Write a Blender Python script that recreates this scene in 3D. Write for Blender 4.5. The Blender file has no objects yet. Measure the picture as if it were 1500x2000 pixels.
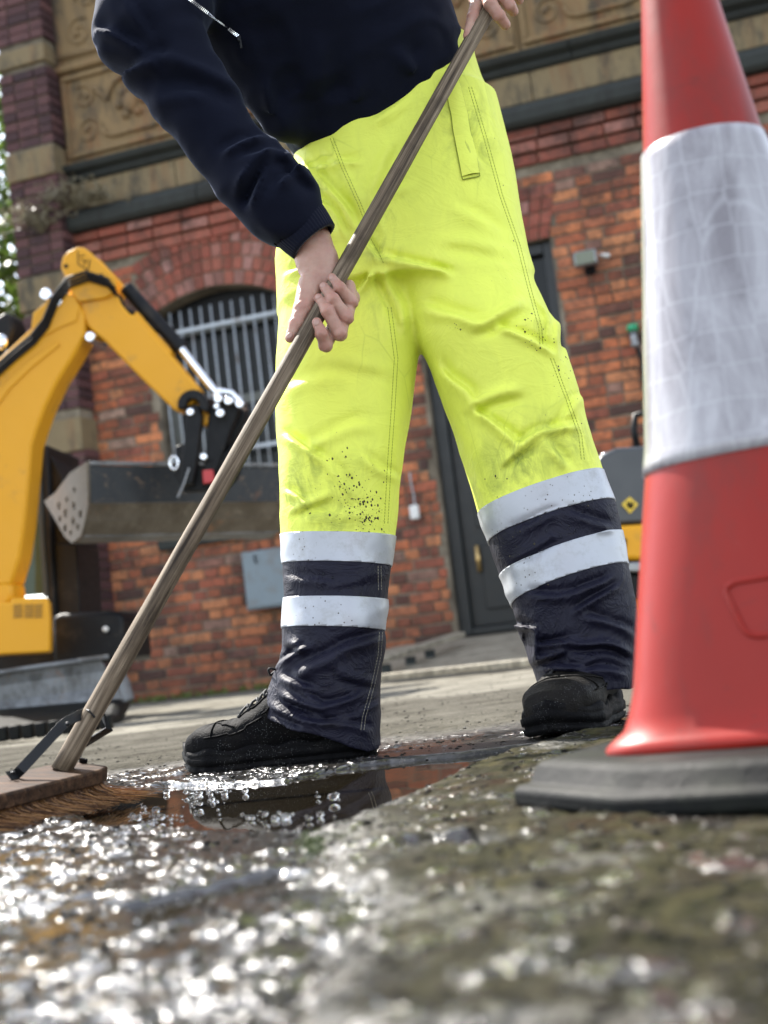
import bpy, bmesh, math, random
import numpy as np
from mathutils import Vector, Matrix
from mathutils.bvhtree import BVHTree
random.seed(7); rng = np.random.RandomState(11)
sc = bpy.context.scene; COL = sc.collection
# ------------------------------------------------------------------ camera, world, sun, exposure
FPX = 2778.0; CAMH = 0.144
PITCH = math.atan(276/2778.0); ROLL = math.atan(0.12)
fwd = np.array([0, math.cos(PITCH), math.sin(PITCH)]); r0 = np.array([1., 0, 0]); u0 = np.array([0, -math.sin(PITCH), math.cos(PITCH)])
CR = math.cos(ROLL)*r0 - math.sin(ROLL)*u0; CU = math.sin(ROLL)*r0 + math.cos(ROLL)*u0; CC = np.array([0, 0, CAMH])
cd = bpy.data.cameras.new('camera'); cam = bpy.data.objects.new('camera', cd); COL.objects.link(cam)
cam.matrix_world = Matrix(((CR[0], CU[0], -fwd[0], 0), (CR[1], CU[1], -fwd[1], 0), (CR[2], CU[2], -fwd[2], CAMH), (0, 0, 0, 1)))
cd.sensor_fit = 'VERTICAL'; cd.sensor_height = 36; cd.sensor_width = 27; cd.lens = FPX*36/2000
cd.clip_start = 0.02; cd.clip_end = 2000
cd.dof.use_dof = True; cd.dof.focus_distance = 2.10; cd.dof.aperture_fstop = 5.0
sc.camera = cam
SUN_AZ = math.radians(38); SUN_EL = math.radians(50)      # to the left of the view direction, behind the scene
w = bpy.data.worlds.new('World'); sc.world = w; w.use_nodes = True
wn = w.node_tree; bg = wn.nodes['Background']; sky = wn.nodes.new('ShaderNodeTexSky'); sky.sky_type = 'NISHITA'; sky.sun_disc = False
sky.sun_elevation = SUN_EL; sky.sun_rotation = -SUN_AZ; sky.air_density = 1.0; sky.dust_density = 0.6; sky.ozone_density = 1.0
hs = wn.nodes.new('ShaderNodeHueSaturation'); hs.inputs['Saturation'].default_value = .42      # thin bright cloud: a less blue sky
wn.links.new(sky.outputs[0], hs.inputs['Color']); wn.links.new(hs.outputs[0], bg.inputs[0]); bg.inputs[1].default_value = 0.14
sl = bpy.data.lights.new('sun', 'SUN'); so = bpy.data.objects.new('sun', sl); COL.objects.link(so)
sl.energy = 3.9; sl.angle = math.radians(0.5); sl.color = (1, .95, .87)
sd = Vector((-math.sin(SUN_AZ)*math.cos(SUN_EL), math.cos(SUN_AZ)*math.cos(SUN_EL), math.sin(SUN_EL)))
so.rotation_euler = sd.to_track_quat('Z', 'Y').to_euler(); so.location = (-3, 4, 8)
sc.view_settings.view_transform = 'Standard'; sc.view_settings.look = 'None'; sc.view_settings.gamma = 1; sc.view_settings.use_curve_mapping = False
sc.view_settings.exposure = 1.88

def ray(x, y): return fwd + (x-750)/FPX*CR + (1000-y)/FPX*CU
def P(x, y, Y):                                            # photo pixel and real distance -> place in the scene
    d = ray(x, y); return CC + d*(Y/d[1])
def G(x, y, z=0.0):
    d = ray(x, y); return CC + d*((z-CAMH)/d[2])
# ------------------------------------------------------------------ materials
class NB:
    def __init__(s, name):
        s.m = bpy.data.materials.new(name); s.m.use_nodes = True; s.t = s.m.node_tree; s.b = s.t.nodes['Principled BSDF']
        s.geo = s.t.nodes.new('ShaderNodeNewGeometry'); s.tc = s.t.nodes.new('ShaderNodeTexCoord')
    def n(s, k, **kw):
        x = s.t.nodes.new(k)
        for a, v in kw.items(): setattr(x, a, v)
        return x
    def l(s, a, b):
        s.t.links.new(a, b)
    def put(s, sock, v):
        if isinstance(v, bpy.types.NodeSocket): s.l(v, sock)
        elif isinstance(v, (tuple, list)) and len(v) == 3 and len(sock.default_value) == 4: sock.default_value = (*v, 1)
        else: sock.default_value = v
    def pos(s, scale=(1, 1, 1), obj=False):
        mp = s.n('ShaderNodeMapping'); s.l(s.tc.outputs['Object'] if obj else s.geo.outputs['Position'], mp.inputs[0]); mp.inputs['Scale'].default_value = scale
        return mp.outputs[0]
    def noise(s, sc_=5, det=4, rough=.55, vec=None, dist=0):
        x = s.n('ShaderNodeTexNoise'); s.l(vec if vec is not None else s.geo.outputs['Position'], x.inputs['Vector'])
        x.inputs['Scale'].default_value = sc_; x.inputs['Detail'].default_value = det; x.inputs['Roughness'].default_value = rough; x.inputs['Distortion'].default_value = dist
        return x.outputs[0]
    def voro(s, sc_=20, feat='F1', vec=None, rnd=1, out='Distance'):
        x = s.n('ShaderNodeTexVoronoi', feature=feat); s.l(vec if vec is not None else s.geo.outputs['Position'], x.inputs['Vector'])
        x.inputs['Scale'].default_value = sc_; x.inputs['Randomness'].default_value = rnd
        return x.outputs[out]
    def ramp(s, fac, stops, interp='LINEAR'):
        x = s.n('ShaderNodeValToRGB'); x.color_ramp.interpolation = interp; e = x.color_ramp.elements
        while len(e) < len(stops): e.new(.5)
        for k, (p_, c) in enumerate(stops):
            e[k].position = p_; e[k].color = (c, c, c, 1) if isinstance(c, (int, float)) else (*c, 1)
        s.put(x.inputs[0], fac); return x.outputs[0]
    def mix(s, fac, a, b, mode='MIX'):
        x = s.n('ShaderNodeMix', data_type='RGBA', blend_type=mode); s.put(x.inputs[0], fac); s.put(x.inputs[6], a); s.put(x.inputs[7], b); return x.outputs[2]
    def math(s, op, a, b=0.0, c=None, clamp=False):
        x = s.n('ShaderNodeMath', operation=op, use_clamp=clamp); s.put(x.inputs[0], a); s.put(x.inputs[1], b)
        if c is not None: s.put(x.inputs[2], c)
        return x.outputs[0]
    def attr(s, name, out='Fac'):
        x = s.n('ShaderNodeAttribute', attribute_name=name); return x.outputs[out]
    def bump(s, h, strength=.3, dist=.002, normal=None):
        x = s.n('ShaderNodeBump'); s.put(x.inputs['Height'], h); s.put(x.inputs['Strength'], strength); s.put(x.inputs['Distance'], dist)
        if normal is not None: s.l(normal, x.inputs['Normal'])
        return x.outputs[0]
    def set(s, **kw):
        for k, v in kw.items():
            s.put(s.b.inputs[k.replace('_', ' ')], v)
        return s.m

def simple(name, col, rough=.5, metal=0, var=.25, nscale=8, bump=.15, bdist=.002, dirt=None, dirtamt=.5, **kw):
    b = NB(name); nz = b.noise(nscale, 6, .6)
    c = b.mix(b.math('MULTIPLY', nz, var*2, clamp=True), tuple(x for x in col), tuple(x*.45 for x in col))
    if dirt is not None:
        c = b.mix(b.ramp(b.noise(nscale*.6+2, 8, .7), [(.62-dirtamt*.35, 0), (.72, 1)]), c, dirt)
    ro = b.math('ADD', b.math('MULTIPLY', b.noise(nscale*3, 5), .25), rough-.12, clamp=True)
    b.set(Base_Color=c, Roughness=ro, Metallic=metal, Normal=b.bump(b.noise(nscale*12, 6, .7), bump, bdist))
    for k, v in kw.items(): b.set(**{k: v})
    return b.m
M = {}
# hi-vis cloth, with dirt, faint weave and creases
def m_hivis():
    b = NB('hi_vis_yellow_cloth')
    base = (.78, .84, .13)
    n1 = b.noise(7, 8, .62, dist=.4); n2 = b.noise(22, 8, .7, vec=b.pos((1, 1, .55)), dist=1.2)
    dirtm = b.attr('dirt')
    d = b.math('MULTIPLY', b.ramp(n2, [(.42, 0), (.68, 1)]), b.math('ADD', b.math('MULTIPLY', dirtm, .85), .10), clamp=True)
    c = b.mix(b.math('MULTIPLY', n1, .30), base, (.66, .82, .07))
    c = b.mix(d, c, (.20, .26, .045))
    # scuff lines
    ln = b.ramp(b.voro(13, 'DISTANCE_TO_EDGE', vec=b.pos((1, 1, .5))), [(0, 1), (.018, 0)])
    c = b.mix(b.math('MULTIPLY', b.math('MULTIPLY', ln, .30), b.ramp(b.noise(6, 3), [(.5, 0), (.65, 1)])), c, (.33, .42, .05))
    weave = b.n('ShaderNodeTexWave'); weave.inputs['Scale'].default_value = 260; b.l(b.geo.outputs['Position'], weave.inputs['Vector']); weave.bands_direction = 'Z'
    rid = b.math('SUBTRACT', 1.0, b.math('ABSOLUTE', b.math('SUBTRACT', b.math('MULTIPLY', b.noise(11, 4, .6, vec=b.pos((1, 1, 1.5)), dist=1.3), 2.0), 1.0)))
    h = b.math('ADD', b.math('ADD', b.math('MULTIPLY', weave.outputs['Fac'], .10), b.math('MULTIPLY', b.noise(45, 6, .65), .6)), b.math('MULTIPLY', b.math('POWER', rid, 6.0), 1.5))
    b.set(Base_Color=c, Roughness=.55, Specular_IOR_Level=.22, Sheen_Weight=.10, Normal=b.bump(h, .20, .0026))
    b.b.inputs['Sheen Tint'].default_value = (.8, 1, .3, 1)
    b.set(Transmission_Weight=0.0)
    return b.m
M['hivis'] = m_hivis()
def m_navy(name, col, rough, bs=.25):
    b = NB(name)
    c = b.mix(b.noise(9, 6, .6), col, tuple(x*.55 for x in col))
    c = b.mix(b.math('MULTIPLY', b.ramp(b.noise(30, 8, .75), [(.55, 0), (.75, 1)]), .35), c, (.03, .027, .024))
    b.set(Base_Color=c, Roughness=b.math('ADD', b.math('MULTIPLY', b.noise(16, 5), .25), rough-.08), Specular_IOR_Level=.26, Normal=b.bump(b.math('ADD', b.noise(60, 8, .7), b.math('MULTIPLY', b.math('POWER', b.math('SUBTRACT', 1.0, b.math('ABSOLUTE', b.math('SUBTRACT', b.math('MULTIPLY', b.noise(16, 4, .6, dist=1.2), 2.0), 1.0))), 5.0), 1.6)), bs, .0032))
    return b.m
M['navy'] = m_navy('wet_navy_cloth', (.009, .009, .024), .56, .4)
def m_sweat():
    b = NB('navy_sweatshirt_jersey')
    c = b.mix(b.noise(400, 3), (.0028, .004, .011), (.006, .008, .019))
    c = b.mix(b.math('MULTIPLY', b.noise(8, 4), .5), c, (.003, .004, .009))
    b.set(Base_Color=c, Roughness=.9, Specular_IOR_Level=.12, Sheen_Weight=.10, Sheen_Roughness=.35, Normal=b.bump(b.noise(700, 3), .35, .0006))
    b.b.inputs['Sheen Tint'].default_value = (.55, .65, 1, 1)
    return b.m
M['sweat'] = m_sweat()
def m_rib():
    b = NB('ribbed_navy_knit')
    b.set(Base_Color=(.004, .0055, .014), Roughness=.9, Specular_IOR_Level=.12, Sheen_Weight=.10, Normal=b.bump(b.noise(500, 3), .3, .0006)); return b.m
M['rib'] = m_rib()
def m_reflect():
    b = NB('silver_reflective_tape')
    n1 = b.noise(9, 5, .6); sp = b.ramp(b.voro(120, 'F1'), [(0, 1), (.13, 1), (.17, 0)])
    spm = b.ramp(b.noise(14, 3), [(.52, 0), (.62, 1)])
    c = b.mix(n1, (.48, .50, .53), (.36, .38, .42))
    c = b.mix(b.math('MULTIPLY', sp, spm), c, (.10, .09, .08))
    c = b.mix(b.math('MULTIPLY', b.ramp(b.noise(22, 8, .8), [(.50, 0), (.70, 1)]), .55), c, (.24, .23, .21))
    b.set(Base_Color=c, Roughness=.42, Metallic=.25, Normal=b.bump(b.noise(60, 5), .12, .001)); return b.m
M['reflect'] = m_reflect()
def m_skin():
    b = NB('skin'); n1 = b.noise(38, 5, .6)
    c = b.mix(b.ramp(n1, [(.35, 0), (.7, 1)]), (.46, .29, .22), (.37, .20, .15))
    c = b.mix(b.math('MULTIPLY', b.attr('red'), .65), c, (.40, .15, .11))
    cr = b.noise(260, 6, .7); fine = b.voro(900, 'DISTANCE_TO_EDGE')
    b.set(Base_Color=c, Roughness=.46, Specular_IOR_Level=.42, Subsurface_Weight=.35, Subsurface_Scale=.006, Normal=b.bump(b.math('ADD', cr, b.math('MULTIPLY', fine, 1.2)), .22, .0009))
    b.b.inputs['Subsurface Radius'].default_value = (1, .35, .2); return b.m
M['skin'] = m_skin()
M['nail'] = simple('finger_nail', (.42, .25, .20), .35, var=.05, bump=.02)
M['hair'] = simple('brown_hair', (.05, .03, .018), .5, nscale=60)
M['eye'] = simple('eye_white', (.6, .6, .58), .15, var=.02, bump=0)
def m_boot(name, col, wet):
    b = NB(name); dust = b.ramp(b.noise(24, 9, .75), [(.48, 0), (.72, 1)])
    c = b.mix(b.math('MULTIPLY', dust, .45), col, (.022, .020, .017))
    sp = b.ramp(b.voro(420, 'F1'), [(0, 1), (.08, 1), (.13, 0)])
    c = b.mix(b.math('MULTIPLY', sp, b.ramp(b.noise(22, 4), [(.50, 0), (.6, 1)])), c, (.5, .5, .5))
    b.set(Base_Color=c, Roughness=b.math('ADD', b.math('MULTIPLY', b.noise(30, 6, .7), .4), wet-.2, clamp=True), Specular_IOR_Level=.07,
          Normal=b.bump(b.math('ADD', b.voro(330, 'F1'), b.noise(90, 7, .7)), .38, .0015)); return b.m
M['boot'] = m_boot('black_boot_leather', (.004, .004, .0045), .72)
M['boot2'] = m_boot('worn_black_boot_leather', (.010, .009, .008), .55)
M['sole'] = m_boot('black_boot_rubber', (.0035, .0035, .004), .6)
M['lace'] = simple('black_lace', (.012, .012, .013), .7, nscale=80)
def m_wood(name, c1, c2, c3, axis, sc_=1.0):
    b = NB(name); v = b.n('ShaderNodeMapping'); b.l(b.tc.outputs['Object'], v.inputs[0]); s_ = [55*sc_]*3; s_[axis] = 1.6*sc_; v.inputs['Scale'].default_value = s_
    g = b.noise(1.6, 9, .72, vec=v.outputs[0], dist=.6)
    c = b.ramp(g, [(.36, c1), (.50, c2), (.66, c3)])
    v2 = b.n('ShaderNodeMapping'); b.l(b.tc.outputs['Object'], v2.inputs[0]); s_ = [190*sc_]*3; s_[axis] = 3*sc_; v2.inputs['Scale'].default_value = s_
    fib = b.noise(1.0, 6, .8, vec=v2.outputs[0]); c = b.mix(b.ramp(fib, [(.36, .65), (.5, 0)]), c, tuple(x*.25 for x in c1))
    dk = b.ramp(b.noise(11, 5), [(.5, 0), (.7, .6)]); c = b.mix(dk, c, tuple(x*.5 for x in c1))
    b.set(Base_Color=c, Roughness=b.math('ADD', b.math('MULTIPLY', g, .3), .45), Specular_IOR_Level=.16, Normal=b.bump(b.math('ADD', g, fib), .7, .0010)); return b.m
M['handle'] = m_wood('weathered_broom_wood', (.028, .019, .012), (.135, .100, .066), (.32, .255, .18), 2)
M['block'] = m_wood('wet_broom_head_wood', (.018, .009, .005), (.050, .025, .013), (.11, .06, .033), 0)
M['timber'] = m_wood('grey_timber', (.16, .14, .11), (.30, .27, .21), (.42, .39, .31), 0, .3)
def m_bristle():
    b = NB('brown_bristle'); r_ = b.geo.outputs['Random Per Island']
    b.set(Base_Color=b.ramp(r_, [(0, (.035, .013, .004)), (.45, (.17, .070, .020)), (1, (.50, .26, .09))]), Roughness=.32); return b.m
M['bristle'] = m_bristle()
M['iron'] = simple('black_strap_iron', (.008, .009, .011), .42, metal=.4, nscale=30, bump=.5)
# cone
def m_cone():
    b = NB('red_cone_plastic'); n1 = b.noise(6, 7, .65); sm = b.noise(15, 9, .75, vec=b.pos((1, 1, .3)))
    c = b.mix(n1, (.33, .019, .010), (.21, .016, .013))
    c = b.mix(b.math('MULTIPLY', b.ramp(sm, [(.46, 0), (.66, 1)]), .55), c, (.12, .036, .030))
    c = b.mix(b.math('MULTIPLY', b.ramp(b.voro(60), [(0, 1), (.08, 0)]), .5), c, (.12, .03, .03))
    sc1 = b.ramp(b.noise(9, 10, .85, vec=b.pos((1, 1, 2.2)), dist=2.0), [(.60, 0), (.64, 1)]); c = b.mix(b.math('MULTIPLY', sc1, .45), c, (.055, .028, .024))
    sc2 = b.ramp(b.noise(14, 10, .85, vec=b.pos((1, 1, .5)), dist=1.0), [(.63, 0), (.67, 1)]); c = b.mix(b.math('MULTIPLY', sc2, .35), c, (.42, .22, .18))
    b.set(Base_Color=c, Roughness=b.math('ADD', b.math('MULTIPLY', sm, .35), .25), Specular_IOR_Level=.22, Normal=b.bump(b.noise(25, 6), .15, .003)); return b.m
M['cone'] = m_cone()
def m_sleeve():
    b = NB('white_reflective_sleeve'); sm = b.noise(20, 9, .72, vec=b.pos((1, 1, .28)), dist=.7)
    c = b.mix(b.ramp(sm, [(.36, 0), (.62, 1)]), (.40, .39, .41), (.19, .175, .19))
    cell = b.ramp(b.voro(34, 'DISTANCE_TO_EDGE', rnd=.15), [(0, 1), (.045, 0)]); c = b.mix(b.math('MULTIPLY', cell, .34), c, (.52, .52, .54))
    c = b.mix(b.math('MULTIPLY', b.ramp(b.noise(40, 8, .8), [(.60, 0), (.72, 1)]), .6), c, (.11, .10, .11))
    b.set(Base_Color=c, Roughness=.28, Coat_Weight=.5, Coat_Roughness=.12, Normal=b.bump(b.noise(28, 6, .6), .25, .003)); return b.m
M['sleeve'] = m_sleeve()
def m_rubber():
    b = NB('recycled_black_rubber'); n1 = b.noise(35, 9, .75)
    c = b.mix(b.ramp(n1, [(.45, 0), (.7, 1)]), (.003, .0033, .0036), (.010, .011, .0105))
    c = b.mix(b.math('MULTIPLY', b.ramp(b.noise(12, 7), [(.52, 0), (.68, 1)]), .6), c, (.015, .018, .011))
    b.set(Base_Color=c, Roughness=b.math('ADD', b.math('MULTIPLY', n1, .5), .32), Specular_IOR_Level=.14, Normal=b.bump(b.noise(120, 7, .7), .6, .002)); return b.m
M['rubber'] = m_rubber()
# brick and stone
def m_brick(name='old_brick', red=False):
    b = NB(name); oi = b.n('ShaderNodeObjectInfo')
    r_ = b.math('FRACT', b.math('ADD', b.geo.outputs['Random Per Island'], b.math('MULTIPLY', oi.outputs['Random'], 7.31)))
    if red: c = b.ramp(r_, [(0, (.22, .052, .032)), (.35, (.28, .066, .042)), (.7, (.34, .105, .07)), (.92, (.36, .18, .155)), (1, (.12, .04, .03))])
    else: c = b.ramp(r_, [(0, (.07, .032, .026)), (.12, (.20, .060, .034)), (.30, (.50, .135, .052)), (.50, (.62, .20, .075)), (.66, (.68, .27, .11)), (.80, (.46, .12, .058)), (.92, (.22, .068, .046)), (1, (.42, .27, .20))])
    g = b.noise(26, 8, .75); c = b.mix(b.math('MULTIPLY', b.ramp(g, [(.40, 0), (.66, 1)]), .7), c, (.13, .060, .038)); c = b.mix(b.ramp(b.noise(60, 9, .85), [(.56, 0), (.66, .7)]), c, (.30, .24, .18))
    soot = b.ramp(b.noise(1.35, 9, .82), [(.45, 0), (.58, 1)]); low = b.ramp(b.n('ShaderNodeSeparateXYZ').outputs[2], [(0, 0), (1, 0)])
    sx = b.n('ShaderNodeSeparateXYZ'); b.l(b.geo.outputs['Position'], sx.inputs[0])
    lowm = b.ramp(b.math('ADD', b.math('MULTIPLY', sx.outputs[2], .55), b.math('MULTIPLY', b.noise(3.1, 6, .7), .75)), [(.28, 1), (.95, 0)])
    sootm = b.math('MAXIMUM', b.math('MULTIPLY', soot, .80), b.math('MULTIPLY', lowm, .9 if not red else .3))
    c = b.mix(b.math('MULTIPLY', sootm, b.ramp(b.noise(9, 5, .7), [(.30, .45), (.6, 1)])), c, (.024, .018, .016))
    salt = b.ramp(b.noise(2.6, 8, .78), [(.66, 0), (.72, 1)]); c = b.mix(b.math('MULTIPLY', salt, .55), c, (.42, .36, .31))
    b.set(Base_Color=c, Roughness=.86, Normal=b.bump(b.noise(55, 8, .75), .8, .006)); return b.m
M['brick'] = m_brick(); M['redbrick'] = m_brick('rubbed_red_brick', True)
def m_mortar():
    b = NB('lime_mortar'); c = b.ramp(b.noise(3.5, 8, .75), [(.35, (.05, .04, .03)), (.52, (.15, .125, .09)), (.70, (.28, .24, .18))])
    b.set(Base_Color=c, Roughness=.95, Normal=b.bump(b.noise(40, 8), .8, .006)); return b.m
M['mortar'] = m_mortar()
def m_stone(name, c1, c2, streak=(.17, .055, .018), samt=.75, dark=(.035, .034, .028)):
    b = NB(name); n1 = b.noise(5, 8, .7); c = b.mix(n1, c1, c2)
    st = b.noise(1, 7, .7, vec=b.pos((7, 7, .8)), dist=.3)
    c = b.mix(b.math('MULTIPLY', b.ramp(st, [(.50, 0), (.66, 1)]), samt), c, streak)
    st2 = b.noise(1, 8, .75, vec=b.pos((4.3, 4.3, 1.6)))
    c = b.mix(b.math('MULTIPLY', b.ramp(st2, [(.48, 0), (.62, 1)]), .82), c, dark)
    b.set(Base_Color=c, Roughness=.88, Normal=b.bump(b.noise(34, 8, .7), .6, .006)); return b.m
M['terracotta'] = m_stone('buff_terracotta', (.25, .165, .075), (.16, .11, .055))
M['buff'] = m_stone('buff_sandstone', (.23, .175, .095), (.14, .105, .055), samt=.35)
M['ledge'] = m_stone('mossy_dark_stone', (.016, .019, .018), (.032, .036, .031), streak=(.02, .022, .02), dark=(.015, .015, .013))
M['plum'] = m_brick('plum_brick', True)
def _pl():
    b = NB('plum_pilaster_brick'); r_ = b.geo.outputs['Random Per Island']
    c = b.ramp(r_, [(0, (.040, .018, .020)), (.5, (.075, .031, .032)), (1, (.11, .048, .046))]); c = b.mix(b.ramp(b.noise(4, 8, .75), [(.5, 0), (.7, .8)]), c, (.025, .016, .02))
    b.set(Base_Color=c, Roughness=.85, Normal=b.bump(b.noise(50, 8), .7, .006)); return b.m
M['plum'] = _pl()
M['door'] = simple('dark_green_door_paint', (.006, .009, .010), .45, nscale=5, bump=.2, bdist=.003)
M['frame'] = simple('slate_painted_frame', (.02, .03, .034), .5, nscale=6)
M['winframe'] = simple('weathered_white_frame', (.16, .17, .16), .7, nscale=14, dirt=(.10, .10, .08), dirtamt=.5)
M['bar'] = simple('galvanised_bar', (.42, .46, .50), .5, metal=.2, nscale=12, dirt=(.16, .12, .09), dirtamt=.25)
def m_glass(name, col=(.012, .015, .014), ro=.06):
    b = NB(name); b.set(Base_Color=b.mix(b.noise(6, 6, .7), col, tuple(x*3 for x in col)), Roughness=ro, Specular_IOR_Level=.25, Normal=b.bump(b.noise(3, 3), .12, .01)); return b.m
M['glass'] = m_glass('dusty_dark_window_glass', (.002, .0026, .0024), .2)
M['yellow'] = simple('digger_yellow_paint', (.68, .32, .012), .42, var=.08, nscale=3, bump=.04, dirt=(.34, .19, .045), dirtamt=.12, Specular_IOR_Level=.3)
M['black'] = simple('black_machine_steel', (.004, .0045, .006), .48, metal=0, Specular_IOR_Level=.22, nscale=12, bump=.25, dirt=(.03, .025, .02), dirtamt=.2)
M['chrome'] = simple('chromed_rod', (.78, .80, .84), .14, metal=1, var=.05, nscale=4, bump=.02)
M['steelgrey'] = simple('dull_grey_steel', (.30, .31, .32), .4, metal=.6, nscale=14, bump=.3)
def m_bucket(name, a, b_, c_, lim):
    b = NB(name); sx = b.n('ShaderNodeSeparateXYZ'); b.l(b.geo.outputs['Position'], sx.inputs[0])
    n1 = b.noise(7, 9, .78, vec=b.pos((1, 1, .6))); c = b.mix(b.ramp(n1, [(.42, 0), (.58, 1)]), a, b_)
    c = b.mix(b.ramp(b.noise(14, 9, .8, dist=1.5), [(.56, 0), (.64, .9)]), c, c_)
    c = b.mix(b.ramp(b.noise(4, 8, .7), [(.6, 0), (.7, .8)]), c, (.26, .11, .045))
    b.set(Base_Color=c, Roughness=b.math('ADD', b.math('MULTIPLY', n1, .5), .28), Metallic=.15, Normal=b.bump(n1, .4, .004)); return b.m
M['bucket'] = m_bucket('scratched_blue_black_steel', (.010, .014, .019), (.022, .026, .03), (.15, .10, .065), 0)
M['bucket2'] = m_bucket('muddy_worn_steel', (.075, .06, .042), (.12, .10, .075), (.20, .17, .13), 0)
M['blade'] = m_bucket('scuffed_blade_steel', (.08, .08, .08), (.19, .20, .21), (.16, .125, .09), 0)
M['redplastic'] = simple('red_block', (.50, .03, .035), .4, nscale=20)
M['cabinet'] = simple('blue_grey_cabinet', (.19, .24, .27), .5, nscale=5, dirt=(.14, .11, .09), dirtamt=.35)
M['white'] = simple('white_plastic', (.7, .7, .68), .4, nscale=20, var=.1)
M['green'] = simple('green_plastic', (.03, .35, .16), .35, nscale=20)
M['hood'] = simple('grey_machine_hood', (.045, .05, .057), .35, nscale=3, bump=.08)
M['bark'] = simple('bark', (.09, .07, .05), .9, nscale=14, bump=1, bdist=.02)
def m_leaf(name, a, b_, tr=.35):
    b = NB(name); c = b.ramp(b.geo.outputs['Random Per Island'], [(0, a), (1, b_)]); b.set(Base_Color=c, Roughness=.5, Specular_IOR_Level=.4)
    t = b.n('ShaderNodeBsdfTranslucent'); b.l(c, t.inputs[0]); mx = b.n('ShaderNodeMixShader'); mx.inputs[0].default_value = tr
    b.l(b.b.outputs[0], mx.inputs[1]); b.l(t.outputs[0], mx.inputs[2]); b.l(mx.outputs[0], b.t.nodes['Material Output'].inputs[0]); return b.m
M['leaf'] = m_leaf('tree_leaf', (.035, .075, .015), (.13, .21, .035)); M['weed'] = m_leaf('weed_leaf', (.09, .15, .03), (.20, .24, .07))
M['dry'] = m_leaf('dry_stalk', (.13, .11, .07), (.26, .23, .15), .2); M['moss'] = m_leaf('moss', (.02, .04, .008), (.06, .08, .015), .1)
def m_water(name, ro, bs):
    b = NB(name); h = b.math('ADD', b.noise(34, 3, .5, vec=b.pos((1, .35, 1)), dist=1.0), b.math('MULTIPLY', b.noise(9, 3, vec=b.pos((1, .35, 1))), 1.2))
    b.set(Base_Color=(.010, .008, .005), Roughness=ro, IOR=1.33, Specular_IOR_Level=.5, Normal=b.bump(h, bs, .0012)); return b.m
M['water'] = m_water('dirty_puddle_water', .02, .07)
def m_drop():
    b = NB('water_droplet'); b.set(Base_Color=(.9, .92, .95), Roughness=.03, IOR=1.33, Transmission_Weight=1.0); return b.m
M['drop'] = m_drop()
M['mud'] = simple('mud_speck', (.045, .038, .014), .4, nscale=200)
def m_thread(name, c): return simple(name, c, .8, nscale=100, bump=0)
M['threadY'] = m_thread('olive_thread', (.30, .36, .03)); M['threadN'] = m_thread('pale_thread', (.30, .28, .22))
# ground: attributes wet, moss, pale, stone say where each surface lies
def m_ground():
    b = NB('yard_ground')
    wet = b.attr('wet'); moss = b.attr('moss'); pale = b.attr('pale'); stone = b.attr('stone')
    agg = b.voro(230, out='Color'); sep = b.n('ShaderNodeSeparateColor'); b.l(agg, sep.inputs[0])
    grit = b.ramp(sep.outputs[0], [(0, (.008, .0075, .007)), (.6, (.020, .0185, .016)), (.86, (.045, .041, .035)), (1, (.13, .115, .095))])
    mud = b.mix(b.noise(7, 8, .7), (.018, .016, .013), (.050, .044, .036))
    c = b.mix(b.ramp(b.noise(12, 7, .7), [(.42, 0), (.62, .8)]), grit, mud)
    st = b.ramp(b.noise(20, 9, .8, vec=b.pos((.55, 1.4, 1)), dist=.5), [(.36, (.010, .009, .007)), (.50, (.036, .032, .023)), (.68, (.11, .097, .07))])
    c = b.mix(stone, c, st)
    pc = b.ramp(b.noise(5, 9, .74, vec=b.pos((1, 1, 1))), [(.34, (.075, .07, .057)), (.5, (.17, .16, .135)), (.7, (.27, .255, .215))])
    c = b.mix(pale, c, pc)
    mm = b.math('MULTIPLY', moss, b.ramp(b.noise(17, 9, .78, dist=.8), [(.40, 0), (.58, 1)]))
    mc = b.ramp(b.noise(40, 6, .7), [(.3, (.009, .010, .005)), (.5, (.036, .036, .018)), (.72, (.11, .095, .042))])
    c = b.mix(b.math('MULTIPLY', mm, .92), c, mc)
    rd = b.ramp(b.noise(5.5, 8, .75), [(.54, 0), (.66, .85)]); c = b.mix(b.math('MULTIPLY', rd, b.math('MULTIPLY', moss, .85)), c, (.030, .011, .008))
    c = b.mix(wet, c, b.mix(.70, c, (.006, .0055, .005)))
    dry = b.math('ADD', .62, b.math('MULTIPLY', b.noise(30, 5), .3))
    wr = b.math('ADD', .14, b.math('MULTIPLY', b.noise(45, 4), .10))
    ro = b.math('ADD', b.math('MULTIPLY', wet, wr), b.math('MULTIPLY', b.math('SUBTRACT', 1.0, wet), dry), clamp=True)
    # wet film: rounded bumps a centimetre and a few millimetres across
    w1 = b.noise(66, 1, .5, dist=.3); w2 = b.noise(120, 1, .5); w3 = b.noise(260, 1, .5)
    hw = b.math('ADD', b.math('ADD', b.math('MULTIPLY', w1, 1.15), b.math('MULTIPLY', w2, .85)), b.math('MULTIPLY', w3, .50))
    hd = b.math('ADD', b.math('MULTIPLY', b.noise(420, 6, .75), .5), b.math('MULTIPLY', b.noise(60, 7, .7), 1.0))
    h = b.math('ADD', b.math('MULTIPLY', b.math('MULTIPLY', wet, b.math('SUBTRACT', 1.0, b.math('MULTIPLY', b.attr('calm'), .96))), hw), b.math('MULTIPLY', b.math('SUBTRACT', 1.0, wet), hd))
    b.set(Base_Color=c, Roughness=ro, Specular_IOR_Level=b.math('MULTIPLY', b.math('MULTIPLY', wet, wet), .75), Coat_Weight=b.math('MULTIPLY', b.math('MULTIPLY', wet, wet), .6), Coat_Roughness=.14, Normal=b.bump(h, 1.0, .0045)); return b.m
M['ground'] = m_ground()
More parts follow.
